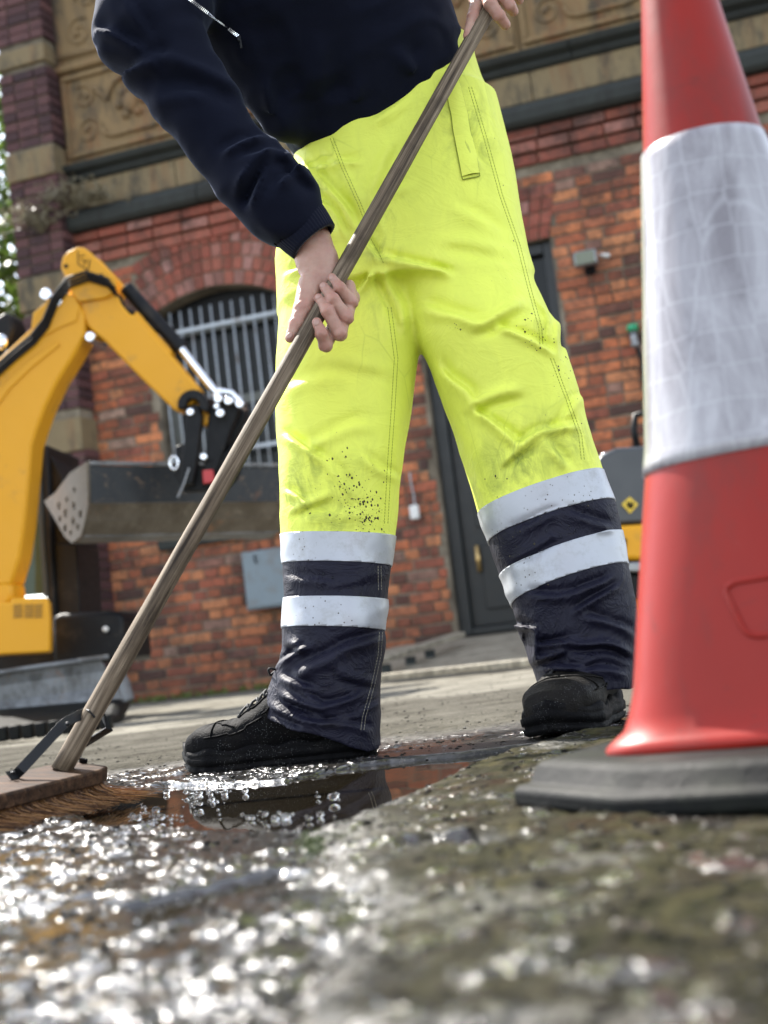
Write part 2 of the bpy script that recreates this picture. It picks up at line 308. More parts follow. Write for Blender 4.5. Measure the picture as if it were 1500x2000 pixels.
# ------------------------------------------------------------------ object helpers
def link(name, me, mat=None, parent=None, smooth=False):
    o = bpy.data.objects.new(name, me); COL.objects.link(o)
    if mat is not None and not me.materials: me.materials.append(mat)
    if parent is not None: o.parent = parent
    if smooth: me.polygons.foreach_set('use_smooth', [True]*len(me.polygons))
    return o
def mesh_np(name, V, Fc, mat=None, parent=None, smooth=True):
    me = bpy.data.meshes.new(name); V = np.asarray(V, dtype=np.float32)
    if isinstance(Fc, np.ndarray) and Fc.ndim == 2:
        k = Fc.shape[1]; me.vertices.add(len(V)); me.vertices.foreach_set('co', V.ravel()); me.loops.add(Fc.size); me.loops.foreach_set('vertex_index', Fc.ravel().astype(np.int32))
        me.polygons.add(len(Fc)); me.polygons.foreach_set('loop_start', np.arange(0, Fc.size, k, dtype=np.int32)); me.update(calc_edges=True); me.validate()
    else: me.from_pydata([tuple(map(float, v)) for v in V], [], [tuple(map(int, f_)) for f_ in Fc]); me.update()
    return link(name, me, mat, parent, smooth)
def bm_obj(name, bm, mat=None, parent=None, smooth=False, bevel=0, seg=2):
    bmesh.ops.recalc_face_normals(bm, faces=bm.faces); me = bpy.data.meshes.new(name); bm.to_mesh(me); bm.free(); o = link(name, me, mat, parent, smooth)
    if bevel:
        md = o.modifiers.new('bevel', 'BEVEL'); md.width = bevel; md.segments = seg; md.limit_method = 'ANGLE'; md.angle_limit = math.radians(35)
        me.polygons.foreach_set('use_smooth', [True]*len(me.polygons))
        try: me.set_sharp_from_angle(angle=math.radians(40))
        except Exception: pass
    return o
def thing(name, label, cat, loc=(0, 0, 0), group=None):
    o = bpy.data.objects.new(name, None); COL.objects.link(o); o.location = loc; o.empty_display_size = .05
    return tag(o, label, cat, group)
def tag(o, label=None, cat=None, group=None, kind=None):
    if label: o['label'] = label
    if cat: o['category'] = cat
    if group: o['group'] = group
    if kind: o['kind'] = kind
    return o
def keep(o, parent):                                       # parent without moving (parents sit unrotated)
    o.parent = parent; o.location = Vector(o.location) - parent.location; return o
def bx(bm, c, s, ax=None):                                 # box: centre, full sizes, axes rows
    ax = np.eye(3) if ax is None else np.asarray(ax); c = np.asarray(c, float); vs = []
    for i in (-.5, .5):
        for j in (-.5, .5):
            for k in (-.5, .5): vs.append(bm.verts.new(Vector(c + ax[0]*i*s[0] + ax[1]*j*s[1] + ax[2]*k*s[2])))
    for f_ in ((0, 1, 3, 2), (4, 6, 7, 5), (0, 4, 5, 1), (2, 3, 7, 6), (0, 2, 6, 4), (1, 5, 7, 3)): bm.faces.new([vs[q] for q in f_])
def tube(bm, pts, rad, n=8, caps=True, flat=None):
    pts = [np.asarray(q, float) for q in pts]; rs = rad if hasattr(rad, '__len__') else [rad]*len(pts); rings = []; up = None
    for i, q in enumerate(pts):
        t = pts[min(i+1, len(pts)-1)] - pts[max(i-1, 0)]; t = t/(np.linalg.norm(t)+1e-12)
        if up is None: up = np.cross(t, [0, 0, 1.]) if abs(t[2]) < .9 else np.cross(t, [1., 0, 0])
        a = up - t*np.dot(up, t); a /= np.linalg.norm(a)+1e-12; up = a; bb = np.cross(t, a)
        rings.append([bm.verts.new(Vector(q + rs[i]*(math.cos(k*2*math.pi/n)*a + math.sin(k*2*math.pi/n)*bb))) for k in range(n)])
    for i in range(len(rings)-1):
        for k in range(n): bm.faces.new((rings[i][k], rings[i][(k+1) % n], rings[i+1][(k+1) % n], rings[i+1][k]))
    if caps and n > 2: bm.faces.new(rings[0][::-1]); bm.faces.new(rings[-1])
def cyl(bm, a, b, r, n=20): tube(bm, [a, b], r, n)
def prism(bm, pts, ext):                                   # closed outline (3D points) pushed along a vector
    e = Vector(np.asarray(ext, float)); A = [bm.verts.new(Vector(np.asarray(q, float))) for q in pts]; B = [bm.verts.new(v.co + e) for v in A]; n = len(A)
    bm.faces.new(A); bm.faces.new(B[::-1])
    for i in range(n): bm.faces.new((A[i], B[i], B[(i+1) % n], A[(i+1) % n]))
def blob(bm, c, r, n=1, sc_=(1, 1, 1)):
    m = Matrix.Translation(Vector(np.asarray(c, float))) @ Matrix.Diagonal((r*sc_[0], r*sc_[1], r*sc_[2], 1)); bmesh.ops.create_icosphere(bm, subdivisions=n, radius=1, matrix=m)
# lattice noise for numpy
_perm = rng.rand(64, 64, 64).astype(np.float32)
def vnoise(x, y, z=0.0, seed=0):
    x = np.asarray(x, np.float32)+seed*7.13; y = np.asarray(y, np.float32)+seed*3.7; z = np.asarray(z, np.float32)+seed*1.9+np.zeros_like(x)
    xi = np.floor(x).astype(int); yi = np.floor(y).astype(int); zi = np.floor(z).astype(int); a = x-xi; b = y-yi; c = z-zi
    a = a*a*(3-2*a); b = b*b*(3-2*b); c = c*c*(3-2*c); r_ = 0
    for i in (0, 1):
        for j in (0, 1):
            for k in (0, 1): r_ = r_ + _perm[(xi+i) & 63, (yi+j) & 63, (zi+k) & 63]*(a if i else 1-a)*(b if j else 1-b)*(c if k else 1-c)
    return r_*2-1
def fbm(x, y, z=0.0, o=4, seed=0): return sum(vnoise(x*2**i, y*2**i, z*2**i, seed+i)*.5**i for i in range(o))
def surface_nets(fn, lo, hi, h):
    lo = np.asarray(lo, float); n = np.ceil((np.asarray(hi)-lo)/h).astype(int)+1
    ax = [lo[i]+h*np.arange(n[i]) for i in range(3)]; X, Y, Z = np.meshgrid(*ax, indexing='ij'); S = fn(X.astype(np.float32), Y.astype(np.float32), Z.astype(np.float32))
    ins = S < 0; c = np.zeros(tuple(n-1), np.int8)
    for i in (0, 1):
        for j in (0, 1):
            for k in (0, 1): c += ins[i:n[0]-1+i, j:n[1]-1+j, k:n[2]-1+k]
    act = (c > 0) & (c < 8); idx = -np.ones(act.shape, np.int64); ii = np.argwhere(act); idx[act] = np.arange(len(ii))
    acc = np.zeros((len(ii), 3)); cnt = np.zeros(len(ii)); cor = [(i, j, k) for i in (0, 1) for j in (0, 1) for k in (0, 1)]
    for a in cor:
        for d in range(3):
            if a[d] == 0:
                b = list(a); b[d] = 1; sa = S[ii[:, 0]+a[0], ii[:, 1]+a[1], ii[:, 2]+a[2]]; sb = S[ii[:, 0]+b[0], ii[:, 1]+b[1], ii[:, 2]+b[2]]
                m = (sa < 0) != (sb < 0); t = np.where(m, sa/(sa-sb+1e-20), 0); pt = np.array(a, float)[None].repeat(len(ii), 0); pt[:, d] += t
                acc[m] += pt[m]; cnt[m] += 1
    V = lo + h*(ii + acc/cnt[:, None]); F_ = []
    for d in range(3):
        e1, e2 = (d+1) % 3, (d+2) % 3; sl0 = [slice(None)]*3; sl1 = [slice(None)]*3; sl0[d] = slice(0, -1); sl1[d] = slice(1, None)
        cr = ins[tuple(sl0)] != ins[tuple(sl1)]; q = np.argwhere(cr); q = q[(q[:, e1] > 0) & (q[:, e2] > 0) & (q[:, e1] < n[e1]-1) & (q[:, e2] < n[e2]-1)]
        o = np.zeros(3, int); o1 = o.copy(); o1[e1] = 1; o2 = o.copy(); o2[e2] = 1
        g = lambda p_: idx[p_[:, 0], p_[:, 1], p_[:, 2]]
        quad = np.stack([g(q-o1-o2), g(q-o2), g(q), g(q-o1)], 1); fl = ins[q[:, 0], q[:, 1], q[:, 2]]; quad[~fl] = quad[~fl][:, ::-1]; F_.append(quad)
    F_ = np.concatenate(F_); F_ = F_[(F_ >= 0).all(1)]
    return V, F_
def smooth_np(V, Fc, it=2, lam=.5):
    E = np.concatenate([Fc[:, [0, 1]], Fc[:, [1, 2]], Fc[:, [2, 3]], Fc[:, [3, 0]]]); E = np.concatenate([E, E[:, ::-1]])
    for _ in range(it):
        s = np.zeros_like(V); c = np.bincount(E[:, 0], minlength=len(V)).astype(float)
        for k in range(3): s[:, k] = np.bincount(E[:, 0], weights=V[E[:, 1], k], minlength=len(V))
        V = V*(1-lam) + lam*s/np.maximum(c, 1)[:, None]
    return V
def smin(a, b, k): hh = np.clip(.5+.5*(b-a)/k, 0, 1); return b*(1-hh)+a*hh-k*hh*(1-hh)
def caps(X, Y, Z, a, b, ra, rb, sy=1.0):                   # tapered capsule
    a = np.asarray(a); b = np.asarray(b); d = b-a; t = np.clip(((X-a[0])*d[0]+(Y-a[1])*d[1]+(Z-a[2])*d[2])/(d@d+1e-12), 0, 1)
    return np.sqrt((X-a[0]-t*d[0])**2+((Y-a[1]-t*d[1])/sy)**2+(Z-a[2]-t*d[2])**2)-(ra+(rb-ra)*t)
# ------------------------------------------------------------------ ground
def polydist(px, py, poly):
    poly = np.asarray(poly, float); d = np.full(px.shape, 1e9); ins = np.zeros(px.shape, bool)
    for i in range(len(poly)):
        a = poly[i]; b = poly[(i+1) % len(poly)]; e = b-a; t = np.clip(((px-a[0])*e[0]+(py-a[1])*e[1])/(e@e+1e-12), 0, 1)
        d = np.minimum(d, np.hypot(px-a[0]-t*e[0], py-a[1]-t*e[1]))
        cnd = (a[1] > py) != (b[1] > py); xi = a[0]+(py-a[1])/(b[1]-a[1]+1e-12)*e[0]; ins ^= cnd & (px < xi)
    return np.where(ins, -d, d)
def gp(lst): return [G(x, y)[:2] for x, y in lst]
PUD = gp([(255, 1545), (330, 1528), (400, 1530), (560, 1519), (700, 1490), (760, 1482), (900, 1470), (1045, 1452), (960, 1492), (860, 1528), (760, 1556), (690, 1585), (600, 1612), (470, 1618), (300, 1600), (150, 1610), (160, 1575)])
PUD2 = gp([(250, 1760), (420, 1720), (560, 1690), (600, 1700), (440, 1745), (300, 1790)])
PUD3 = gp([(830, 1650), (930, 1632), (1010, 1636), (930, 1655)])
STONE = gp([(560, 1655), (690, 1600), (760, 1562), (900, 1502), (1060, 1458), (1160, 1440), (1700, 1400), (2200, 1700), (1500, 2600), (600, 2600), (620, 2000), (760, 1800), (640, 1700)])
PALE = gp([(-3000, 1905), (240, 1432), (520, 1402), (760, 1375), (1030, 1345), (1300, 1310), (3000, 1095), (3000, 1020), (-3000, 1740)])
def smooth01(x): x = np.clip(x, 0, 1); return x*x*(3-2*x)
def ground_fields(x, y):
    near = smooth01((3.4-y)/1.2)
    wob = .018*fbm(x*14, y*9, o=3, seed=3)
    dp = np.minimum(np.minimum(polydist(x, y, PUD), polydist(x, y, PUD2)+.004), polydist(x, y, PUD3)) + wob*.8
    pud = smooth01((.014-dp)/.022)
    ds = polydist(x, y, STONE) + wob*1.5; stone = smooth01((.02-ds)/.05)*smooth01((2.6-y)/.4)
    pale = smooth01((y-3.55-.5*fbm(x*1.3, y*1.1, o=3, seed=8))/.9)
    z = .006*fbm(x*2.2, y*2.2, o=3, seed=1) * np.clip(1.2-.05*y, .2, 1)
    calm = smooth01((fbm(x*5.5+.7, y*4.2, o=4, seed=77)-.10)/.16)*(1-stone)*smooth01((2.6-y)/.5); calm = np.maximum(calm, .92*smooth01((vnoise(x*42, y*30, seed=78)+.5*vnoise(x*90, y*70, seed=79)+.05)/.45)*(1-stone)); calm = np.maximum(calm, smooth01((.02-polydist(x, y, PUD2)+wob)/.03)*(1-stone))
    z = z + near*(1-pud)*(1-.45*stone)*(1-.85*calm)*(.0034*fbm(x*30, y*30, o=3, seed=5)+.0022*vnoise(x*80, y*80, seed=9)+.0014*vnoise(x*140, y*140, seed=10))
    z = z + stone*(.006+.006*np.abs(fbm(x*9, y*16, o=4, seed=12)))
    z = z - pud*.018
    # swept furrow of water beside the broom
    # expansion joints in the far concrete
    jt = np.minimum(np.abs(y-6.15-.05*x), np.abs(y-4.75-.04*x)); z = z - .012*np.exp(-(jt/.02)**2)*(y > 4)
    pale = np.maximum(pale, .42*smooth01((y-2.25-.12*fbm(x*5, y*5, o=3, seed=19))/.35))
    wet = (1-.75*stone)*smooth01((2.75-y+.25*fbm(x*2.6, y*2.6, o=3, seed=20))/.6)
    wetr = smooth01((.30-x)/.45)
    wet = np.clip(wet*(.35+.65*np.maximum(wetr, smooth01((y-1.7)/.6))) + .55*stone*smooth01((-.02-x+.06*fbm(x*7, y*7, o=3, seed=6))/.10) + .5*stone*smooth01(fbm(x*9, y*9, o=4, seed=33)*5-1.2), 0, 1)
    wet = np.maximum(wet, pud)
    moss = stone*smooth01((x+.10)/.14)
    wet = np.maximum(wet, stone*.95*smooth01((fbm(x*55, y*40, o=2, seed=81)-.42+.5*np.clip(x-.02, 0, .4))/-.12+1)*0 + stone*.95*smooth01((fbm(x*48, y*36, o=2, seed=81)-.30-.9*np.clip(x, 0, .3))/.10))
    moss = np.maximum(moss, .9*smooth01((.018-np.abs(ds))/.02)*(y < 2.3))
    return z, wet, moss, pale, stone, calm
def axis_coords(f0, f1, step, lo, hi, gr=1.09):
    a = list(np.arange(f0, f1, step)); s = step; v = a[-1]
    while v < hi: s *= gr; v += s; a.append(v)
    s = step; v = a[0]; pre = []
    while v > lo: s *= gr; v -= s; pre.append(v)
    return np.array(pre[::-1]+a)
gx = axis_coords(-.95, .95, .0040, -400, 400); gy = axis_coords(.36, 3.0, .0042, -60, 900, 1.07)
X, Y = np.meshgrid(gx, gy, indexing='ij'); gz, wet, moss, pale, stone, calm = ground_fields(X, Y)
far = np.hypot(X, Y) > 14; gz = np.where(far, gz*.2, gz)
n0, n1 = X.shape; I = np.arange(n0*n1).reshape(n0, n1)
quads = np.stack([I[:-1, :-1], I[1:, :-1], I[1:, 1:], I[:-1, 1:]], -1).reshape(-1, 4)
ground = mesh_np('ground', np.stack([X.ravel(), Y.ravel(), gz.ravel()], 1), quads, M['ground']); tag(ground, kind='structure')
for nm, arr in (('wet', wet), ('moss', moss), ('pale', pale), ('stone', stone), ('calm', calm)):
    at = ground.data.attributes.new(nm, 'FLOAT', 'POINT'); at.data.foreach_set('value', arr.ravel().astype(np.float32))
def gzat(x, y): return float(ground_fields(np.array([float(x)]), np.array([float(y)]))[0][0])
def puddle_sheet():
    bm = bmesh.new(); nx, ny = 110, 110; xs = np.linspace(-1.0, .75, nx); ys = np.linspace(.8, 2.75, ny); vs = {}
    for i, x in enumerate(xs):
        for j, y in enumerate(ys): vs[i, j] = bm.verts.new((x, y, -.0065+.00015*math.sin(x*40+y*17)))
    for i in range(nx-1):
        for j in range(ny-1): bm.faces.new((vs[i, j], vs[i+1, j], vs[i+1, j+1], vs[i, j+1]))
    return tag(bm_obj('puddle_water', bm, M['water'], smooth=True), kind='structure')
puddle_sheet()
# ------------------------------------------------------------------ brick building, wall frame (u along, n out towards the yard, z up)
TA = .33; D0 = 9.8; CA = 1/math.hypot(1, TA); SA = TA*CA
UX = np.array([CA, -SA, 0]); NN = np.array([-SA, -CA, 0]); WO = np.array([0, D0, 0.]); ZZ = np.array([0, 0, 1.]); WAX = np.array([UX, NN, ZZ])
def Wp(u, n, z): return WO + u*UX + n*NN + z*ZZ
def part(name, bm, mat, parent, smooth=False, bevel=0, label=None, kind=None):
    o = bm_obj(name, bm, mat, None, smooth, bevel)
    root = parent; off = Vector((0, 0, 0))
    while root is not None: off += Vector(root.location); root = root.parent
    o.parent = parent; o.location = -off
    return tag(o, label, kind=kind)
def wbox(bm, u0, u1, n0_, n1_, z0, z1): bx(bm, Wp((u0+u1)/2, (n0_+n1_)/2, (z0+z1)/2), (u1-u0, n1_-n0_, z1-z0), WAX)
bld = thing('brick_building', 'old red brick building with arched barred window, dark door and buff terracotta frieze', 'building', tuple(Wp(0, 0, 0)))
WIN = (-1.62, -.62, 1.18, 2.78); DOOR = (.42, 1.40, .20, 2.78); ARCR = 1.05; ARCC = ((WIN[0]+WIN[1])/2, 2.94-ARCR)
def arch_z(u): return ARCC[1] + math.sqrt(max(ARCR**2-(u-ARCC[0])**2, 0))
def in_open(u, z, mu=0, mz=0):
    if DOOR[0]-mu < u < DOOR[1]+mu and z < DOOR[3]+mz: return True
    if WIN[0]-mu < u < WIN[1]+mu and WIN[2]-mz < z and math.hypot(u-ARCC[0], z-ARCC[1]) < ARCR+mz+mu: return True
    return False
# mortar core with the two openings left free, light-blocking slabs added behind them
bm = bmesh.new()
U0, U1 = -2.60, 5.2
wbox(bm, U0, WIN[0], -.35, 0, -.05, 3.30); wbox(bm, WIN[1], DOOR[0], -.35, 0, -.05, 3.30); wbox(bm, DOOR[1], U1, -.35, 0, -.05, 3.30)
wbox(bm, WIN[0], WIN[1], -.35, 0, -.05, WIN[2]); wbox(bm, DOOR[0], DOOR[1], -.35, 0, DOOR[3], 3.30); wbox(bm, DOOR[0], DOOR[1], -.35, -.02, -.05, .19)
wbox(bm, DOOR[0]-.05, DOOR[1]+.05, -.40, -.352, -.05, 3.0); wbox(bm, WIN[0]-.05, WIN[1]+.05, -.40, -.352, 1.0, 3.1)  # unseen slabs added behind door and window to block sunlight leaking through
us = np.linspace(WIN[0], WIN[1], 25)
prism(bm, [Wp(u, 0, arch_z(u)) for u in us] + [Wp(WIN[1], 0, 3.30), Wp(WIN[0], 0, 3.30)], -.35*NN)
part('mortar_core_and_light_stops', bm, M['mortar'], bld)
# upper storey masses behind the frieze
bm = bmesh.new(); wbox(bm, U0, U1, -.35, .0, 3.30, 5.55); part('upper_wall', bm, M['buff'], bld)
# bricks
def brick_mesh(wd, name):
    bm = bmesh.new(); h = .063; c = .005; o = []
    for (a, n_) in ((0, -.03), (0, .004), (c, .009)):
        o.append([bm.verts.new(Vector(x)) for x in ((-wd/2+a, n_, -h/2+a), (wd/2-a, n_, -h/2+a), (wd/2-a, n_, h/2-a), (-wd/2+a, n_, h/2-a))])
    for i in (0, 1):
        for k in range(4): bm.faces.new((o[i][k], o[i][(k+1) % 4], o[i+1][(k+1) % 4], o[i+1][k]))
    bm.faces.new(o[2]); bmesh.ops.recalc_face_normals(bm, faces=bm.faces); me = bpy.data.meshes.new(name); bm.to_mesh(me); bm.free(); me.materials.append(M['brick']); return me
BW = {'s': .214, 'h': .101, 'q': .06}; BM = {k: brick_mesh(v, 'brick_'+k) for k, v in BW.items()}
bricks = []
row = 0; z = .045
while z < 3.27:
    u = U0+.02 + (.055 if row % 2 else 0)
    while u < U1:
        k = 's' if rng.rand() < .62 else 'h'
        if row % 4 == 3: k = 'h' if rng.rand() < .85 else 's'
        wd = BW[k]; lo, hi = u, u+wd
        bad = any(in_open(q, z, .004, .0) for q in (lo, hi, (lo+hi)/2)) or any(in_open(q, z+dz, .004, 0) for q in (lo, hi) for dz in (-.03, .03))
        # arch bands keep their own bricks
        ra = math.hypot((lo+hi)/2-ARCC[0], z-ARCC[1])
        if ra < ARCR+.44 and z > 2.66 and WIN[0]-.16 < (lo+hi)/2 < WIN[1]+.16: bad = True
        if z > DOOR[3]-.02 and z < DOOR[3]+.40 and DOOR[0]-.10 < (lo+hi)/2 < DOOR[1]+.10: bad = True
        if bad:
            if k == 's': 
                # try a closer brick
                if not any(in_open(q, z+dz, .004, 0) for q in (u, u+.06) for dz in (-.03, .03)) and not (ra < ARCR+.44 and z > 2.66) and not (z > DOOR[3]-.02 and z < DOOR[3]+.4 and DOOR[0]-.1 < u+.03 < DOOR[1]+.1):
                    bricks.append((u+.03, z, 'q')); u += .06+.011; continue
            u += .03; continue
        bricks.append(((lo+hi)/2, z, k)); u = hi+.011
    z += .075; row += 1
def proj(p):
    d = np.asarray(p)-CC; q = d@fwd; return 750+FPX*(d@CR)/q, 1000-FPX*(d@CU)/q
TRP = np.array([(575, 300), (545, 900), (550, 1400), (745, 1440), (770, 1040), (818, 680), (935, 1000), (1055, 1340), (1235, 1340), (1170, 920), (1020, 480), (930, 150), (900, -50), (180, -50), (190, 80), (540, 480)], float)
def shown(u, z):
    x, y = proj(Wp(u, 0, z))
    if x < 20 or x > 1242 or y < 0: return False
    if polydist(np.array([x]), np.array([y]), TRP)[0] < 0: return False
    if x < 240 and y > 860: return False
    return True
bricks.sort(key=lambda b: (0 if shown(b[0], b[1]) else 1, b[0]*-1 + (.0 if b[2] == 's' else .35)))
rest = bmesh.new()
for i, (u, z, k) in enumerate(bricks):
    jn = rng.uniform(-.004, .005); tilt = rng.uniform(-.012, .012); jz = rng.uniform(-.003, .003)
    p = Wp(u+rng.uniform(-.002, .002), jn, z+jz) ; rot = Matrix((Vector(UX), Vector(NN), Vector(ZZ))).transposed().to_4x4() @ Matrix.Rotation(tilt, 4, 'Y')
    if i < 300:
        o = bpy.data.objects.new('brick', BM[k]); COL.objects.link(o); o.parent = bld; o.matrix_local = Matrix.Translation(Vector(p)-bld.location) @ rot
    else:
        bm2 = bmesh.new(); bm2.from_mesh(BM[k]); bmesh.ops.transform(bm2, matrix=Matrix.Translation(Vector(p)) @ rot, verts=bm2.verts)
        vs = {v: rest.verts.new(v.co) for v in bm2.verts}
        for f_ in bm2.faces: rest.faces.new([vs[v] for v in f_.verts])
        bm2.free()
part('brickwork', rest, M['brick'], bld, kind='stuff')
# arch: four rings of red header bricks
def wedge(bm, pts, n0_, n1_, c=.004):
    cx = np.mean(pts, 0); inner = [cx+(np.array(p)-cx)*.90 for p in pts]
    A = [bm.verts.new(Vector(Wp(p[0], n0_, p[1]))) for p in pts]; B = [bm.verts.new(Vector(Wp(p[0], n1_-c, p[1]))) for p in pts]; C_ = [bm.verts.new(Vector(Wp(p[0], n1_, p[1]))) for p in inner]
    for P_, Q in ((A, B), (B, C_)):
        for k in range(4): bm.faces.new((P_[k], P_[(k+1) % 4], Q[(k+1) % 4], Q[k]))
    bm.faces.new(C_)
bm = bmesh.new(); pts = [Wp(ARCC[0]+math.sin(a)*rr, .002, ARCC[1]+math.cos(a)*rr) for rr, rng_ in ((ARCR+.002, np.linspace(-.56, .56, 20)), (ARCR+.425, np.linspace(.44, -.44, 20))) for a in rng_]
prism(bm, pts, -.1*NN); part('arch_mortar', bm, M['mortar'], bld)
for ring in range(4):
    ra, rb = ARCR+.006+ring*.105, ARCR+.006+ring*.105+.096; amax = (.545, .50, .465, .435)[ring]; nb = int(2*amax*(ra+rb)/2/.079); da = 2*amax/nb
    for k in range(nb):
        a0 = -amax+k*da+.004; a1 = -amax+(k+1)*da-.004; bm = bmesh.new()
        wedge(bm, [(ARCC[0]+math.sin(a)*r_, ARCC[1]+math.cos(a)*r_) for a, r_ in ((a0, ra), (a1, ra), (a1, rb), (a0, rb))], -.06, .014+rng.uniform(-.003, .003)); part('arch_brick', bm, M['redbrick'], bld)
# flat arch above the door, splayed
bm = bmesh.new(); prism(bm, [Wp(DOOR[0]-.004, .002, 2.782), Wp(DOOR[1]+.004, .002, 2.782), Wp(DOOR[1]+.09, .002, 3.16), Wp(DOOR[0]-.09, .002, 3.16)], -.1*NN); part('lintel_mortar', bm, M['mortar'], bld)
nb = 13
for rw in range(4):
    za, zb = 2.786+rw*.094, 2.786+rw*.094+.086
    for k in range(nb):
        f0, f1 = k/nb, (k+1)/nb; wv = lambda f_, zz: DOOR[0]-(zz-2.786)*.24+f_*(DOOR[1]-DOOR[0]+(zz-2.786)*.48)
        bm = bmesh.new(); wedge(bm, [(wv(f0, za)+.004, za), (wv(f1, za)-.004, za), (wv(f1, zb)-.004, zb), (wv(f0, zb)+.004, zb)], -.06, .014+rng.uniform(-.003, .003)); part('lintel_brick', bm, M['redbrick'], bld)
# string courses of rubbed red brick, ledge, stone band, mouldings
for z0, z1, pr in ((3.300, 3.372, .03), (3.384, 3.458, .05), (3.470, 3.535, .075)):
    u = U0+.42
    while u < U1:
        l_ = rng.uniform(.21, .24); bm = bmesh.new(); wbox(bm, u, u+l_-.008, -.02, pr, z0, z1); part('moulded_brick', bm, M['redbrick'], bld, bevel=.008); u += l_
def profile_run(name, prof, u0, u1, mat, step=1.1, gap=.006):
    u = u0
    while u < u1-.01:
        e = min(u+step, u1); bm = bmesh.new(); prism(bm, [Wp(u+gap/2, n_, z_) for n_, z_ in prof], (e-u-gap)*UX); part(name, bm, mat, bld, bevel=.006); u = e
profile_run('ledge_stone', [(-.02, 3.542), (.13, 3.542), (.155, 3.57), (.155, 3.64), (.10, 3.70), (-.02, 3.72)], U0+.42, U1, M['ledge'])
profile_run('band_stone', [(-.02, 3.724), (.045, 3.724), (.045, 3.93), (-.02, 3.93)], U0+.42, U1, M['buff'], .9)
profile_run('moulding', [(-.02, 3.934), (.06, 3.934), (.085, 3.96), (.06, 3.985), (.12, 4.01), (.14, 4.05), (.08, 4.075), (-.02, 4.075)], U0+.42, U1, M['ledge'], 1.3)
# frieze panels with scrolls in relief
def scroll(bm, cu, cz, r_, turns=1.3, flip=1, a0=0, rad=.0125, n=34):
    pts = [Wp(cu+flip*math.cos(a0+t*turns*2*math.pi)*r_*(1-.78*t), .059, cz+math.sin(a0+t*turns*2*math.pi)*r_*(1-.78*t)) for t in np.linspace(0, 1, n)]
    tube(bm, pts, [rad*(1-.3*t) for t in np.linspace(0, 1, n)], 7); blob(bm, pts[-1], rad*1.9, 2)
u = U0+.44; pi_ = 0
while u < U1:
    e = min(u+1.18, U1); bm = bmesh.new(); wbox(bm, u+.004, e-.004, -.02, .055, 4.08, 4.78)
    pn = part('frieze_panel', bm, M['terracotta'], bld, bevel=.004)
    bm = bmesh.new()
    for a, b, c, d in ((u+.03, e-.03, 4.115, 4.15), (u+.03, e-.03, 4.72, 4.755), (u+.03, u+.06, 4.152, 4.718), (e-.06, e-.03, 4.152, 4.718)): wbox(bm, a, b, .05, .085, c, d)
    fr = part('panel_border', bm, M['terracotta'], pn, bevel=.008)
    bm = bmesh.new(); m_ = (u+e)/2
    scroll(bm, u+.22, 4.30, .11, 1.4, 1, 0); scroll(bm, u+.20, 4.57, .10, 1.3, -1, 1); scroll(bm, e-.22, 4.30, .11, 1.4, -1, 0); scroll(bm, e-.20, 4.57, .10, 1.3, 1, 1)
    tube(bm, [Wp(u+.33, .07, 4.30), Wp(u+.36, .07, 4.24), Wp(u+.42, .07, 4.22), Wp(e-.42, .07, 4.22), Wp(e-.36, .07, 4.24), Wp(e-.33, .07, 4.30)], .014, 7)
    tube(bm, [Wp(u+.30, .07, 4.62), Wp(u+.40, .075, 4.50), Wp(u+.46, .07, 4.62), Wp(m_, .08, 4.66), Wp(e-.46, .07, 4.62), Wp(e-.40, .075, 4.50), Wp(e-.30, .07, 4.62)], .016, 7)
    blob(bm, Wp(m_, .06, 4.44), .07, 2, (1, .5, 1.2))
    for q in range(6): a = q*math.pi/3; blob(bm, Wp(m_+math.cos(a)*.10, .06, 4.44+math.sin(a)*.10), .034, 2)
    part('scroll_relief', bm, M['terracotta'], pn, smooth=True)
    bm = bmesh.new(); wbox(bm, u+.004, e-.004, -.02, .055, 4.865, 5.50); pn2 = part('frieze_panel', bm, M['terracotta'], bld, bevel=.004)
    bm = bmesh.new(); scroll(bm, u+.22, 5.08, .12, 1.4, 1, 1); scroll(bm, e-.22, 5.08, .12, 1.4, -1, 1); scroll(bm, m_, 5.2, .13, 1.2, 1, 2); scroll(bm, u+.3, 5.33, .09, 1.3, -1, 0)
    wbox(bm, u+.03, e-.03, .05, .08, 4.90, 4.93); part('scroll_relief', bm, M['terracotta'], pn2, smooth=True)
    u = e; pi_ += 1
profile_run('moulding', [(-.02, 4.784), (.08, 4.784), (.10, 4.80), (.10, 4.84), (.06, 4.86), (-.02, 4.86)], U0+.42, U1, M['terracotta'], 1.18)
profile_run('coping_stone', [(-.1, 5.505), (.10, 5.505), (.16, 5.56), (.16, 5.62), (-.1, 5.66)], U0+.42, U1, M['ledge'], 1.18)
# left pilaster of narrow plum bricks, stones set in at intervals
bm = bmesh.new(); wbox(bm, -2.565, -2.18, -.45, .20, -.05, 5.55); part('pilaster_core', bm, M['mortar'], bld)
bm = bmesh.new(); z = .03; stones = [(1.88, 2.13), (2.98, 3.22), (3.98, 4.20), (4.86, 5.0)]
while z < 5.5:
    if not any(a-.03 < z < b+.01 for a, b in stones):
        off = .018 if int(z/.075) % 2 else 0
        for a, b in ((-2.575, -2.46), (-2.448, -2.28), (-2.268, -2.17)): wbox(bm, a, b, .1, .212+off*.5, z, z+.062)
        for a, b in ((-.45, -.2), (-.19, .0), (.01, .205)): bx(bm, Wp(-2.172, (a+b)/2, z+.031), (.03, b-a-.008, .062), WAX)
    z += .075
part('pilaster_brick', bm, M['plum'], bld, kind='stuff')
for a, b in stones:
    bm = bmesh.new(); wbox(bm, -2.58, -2.160, -.2, .235, a, b); part('pilaster_stone', bm, M['buff'], bld, bevel=.01)
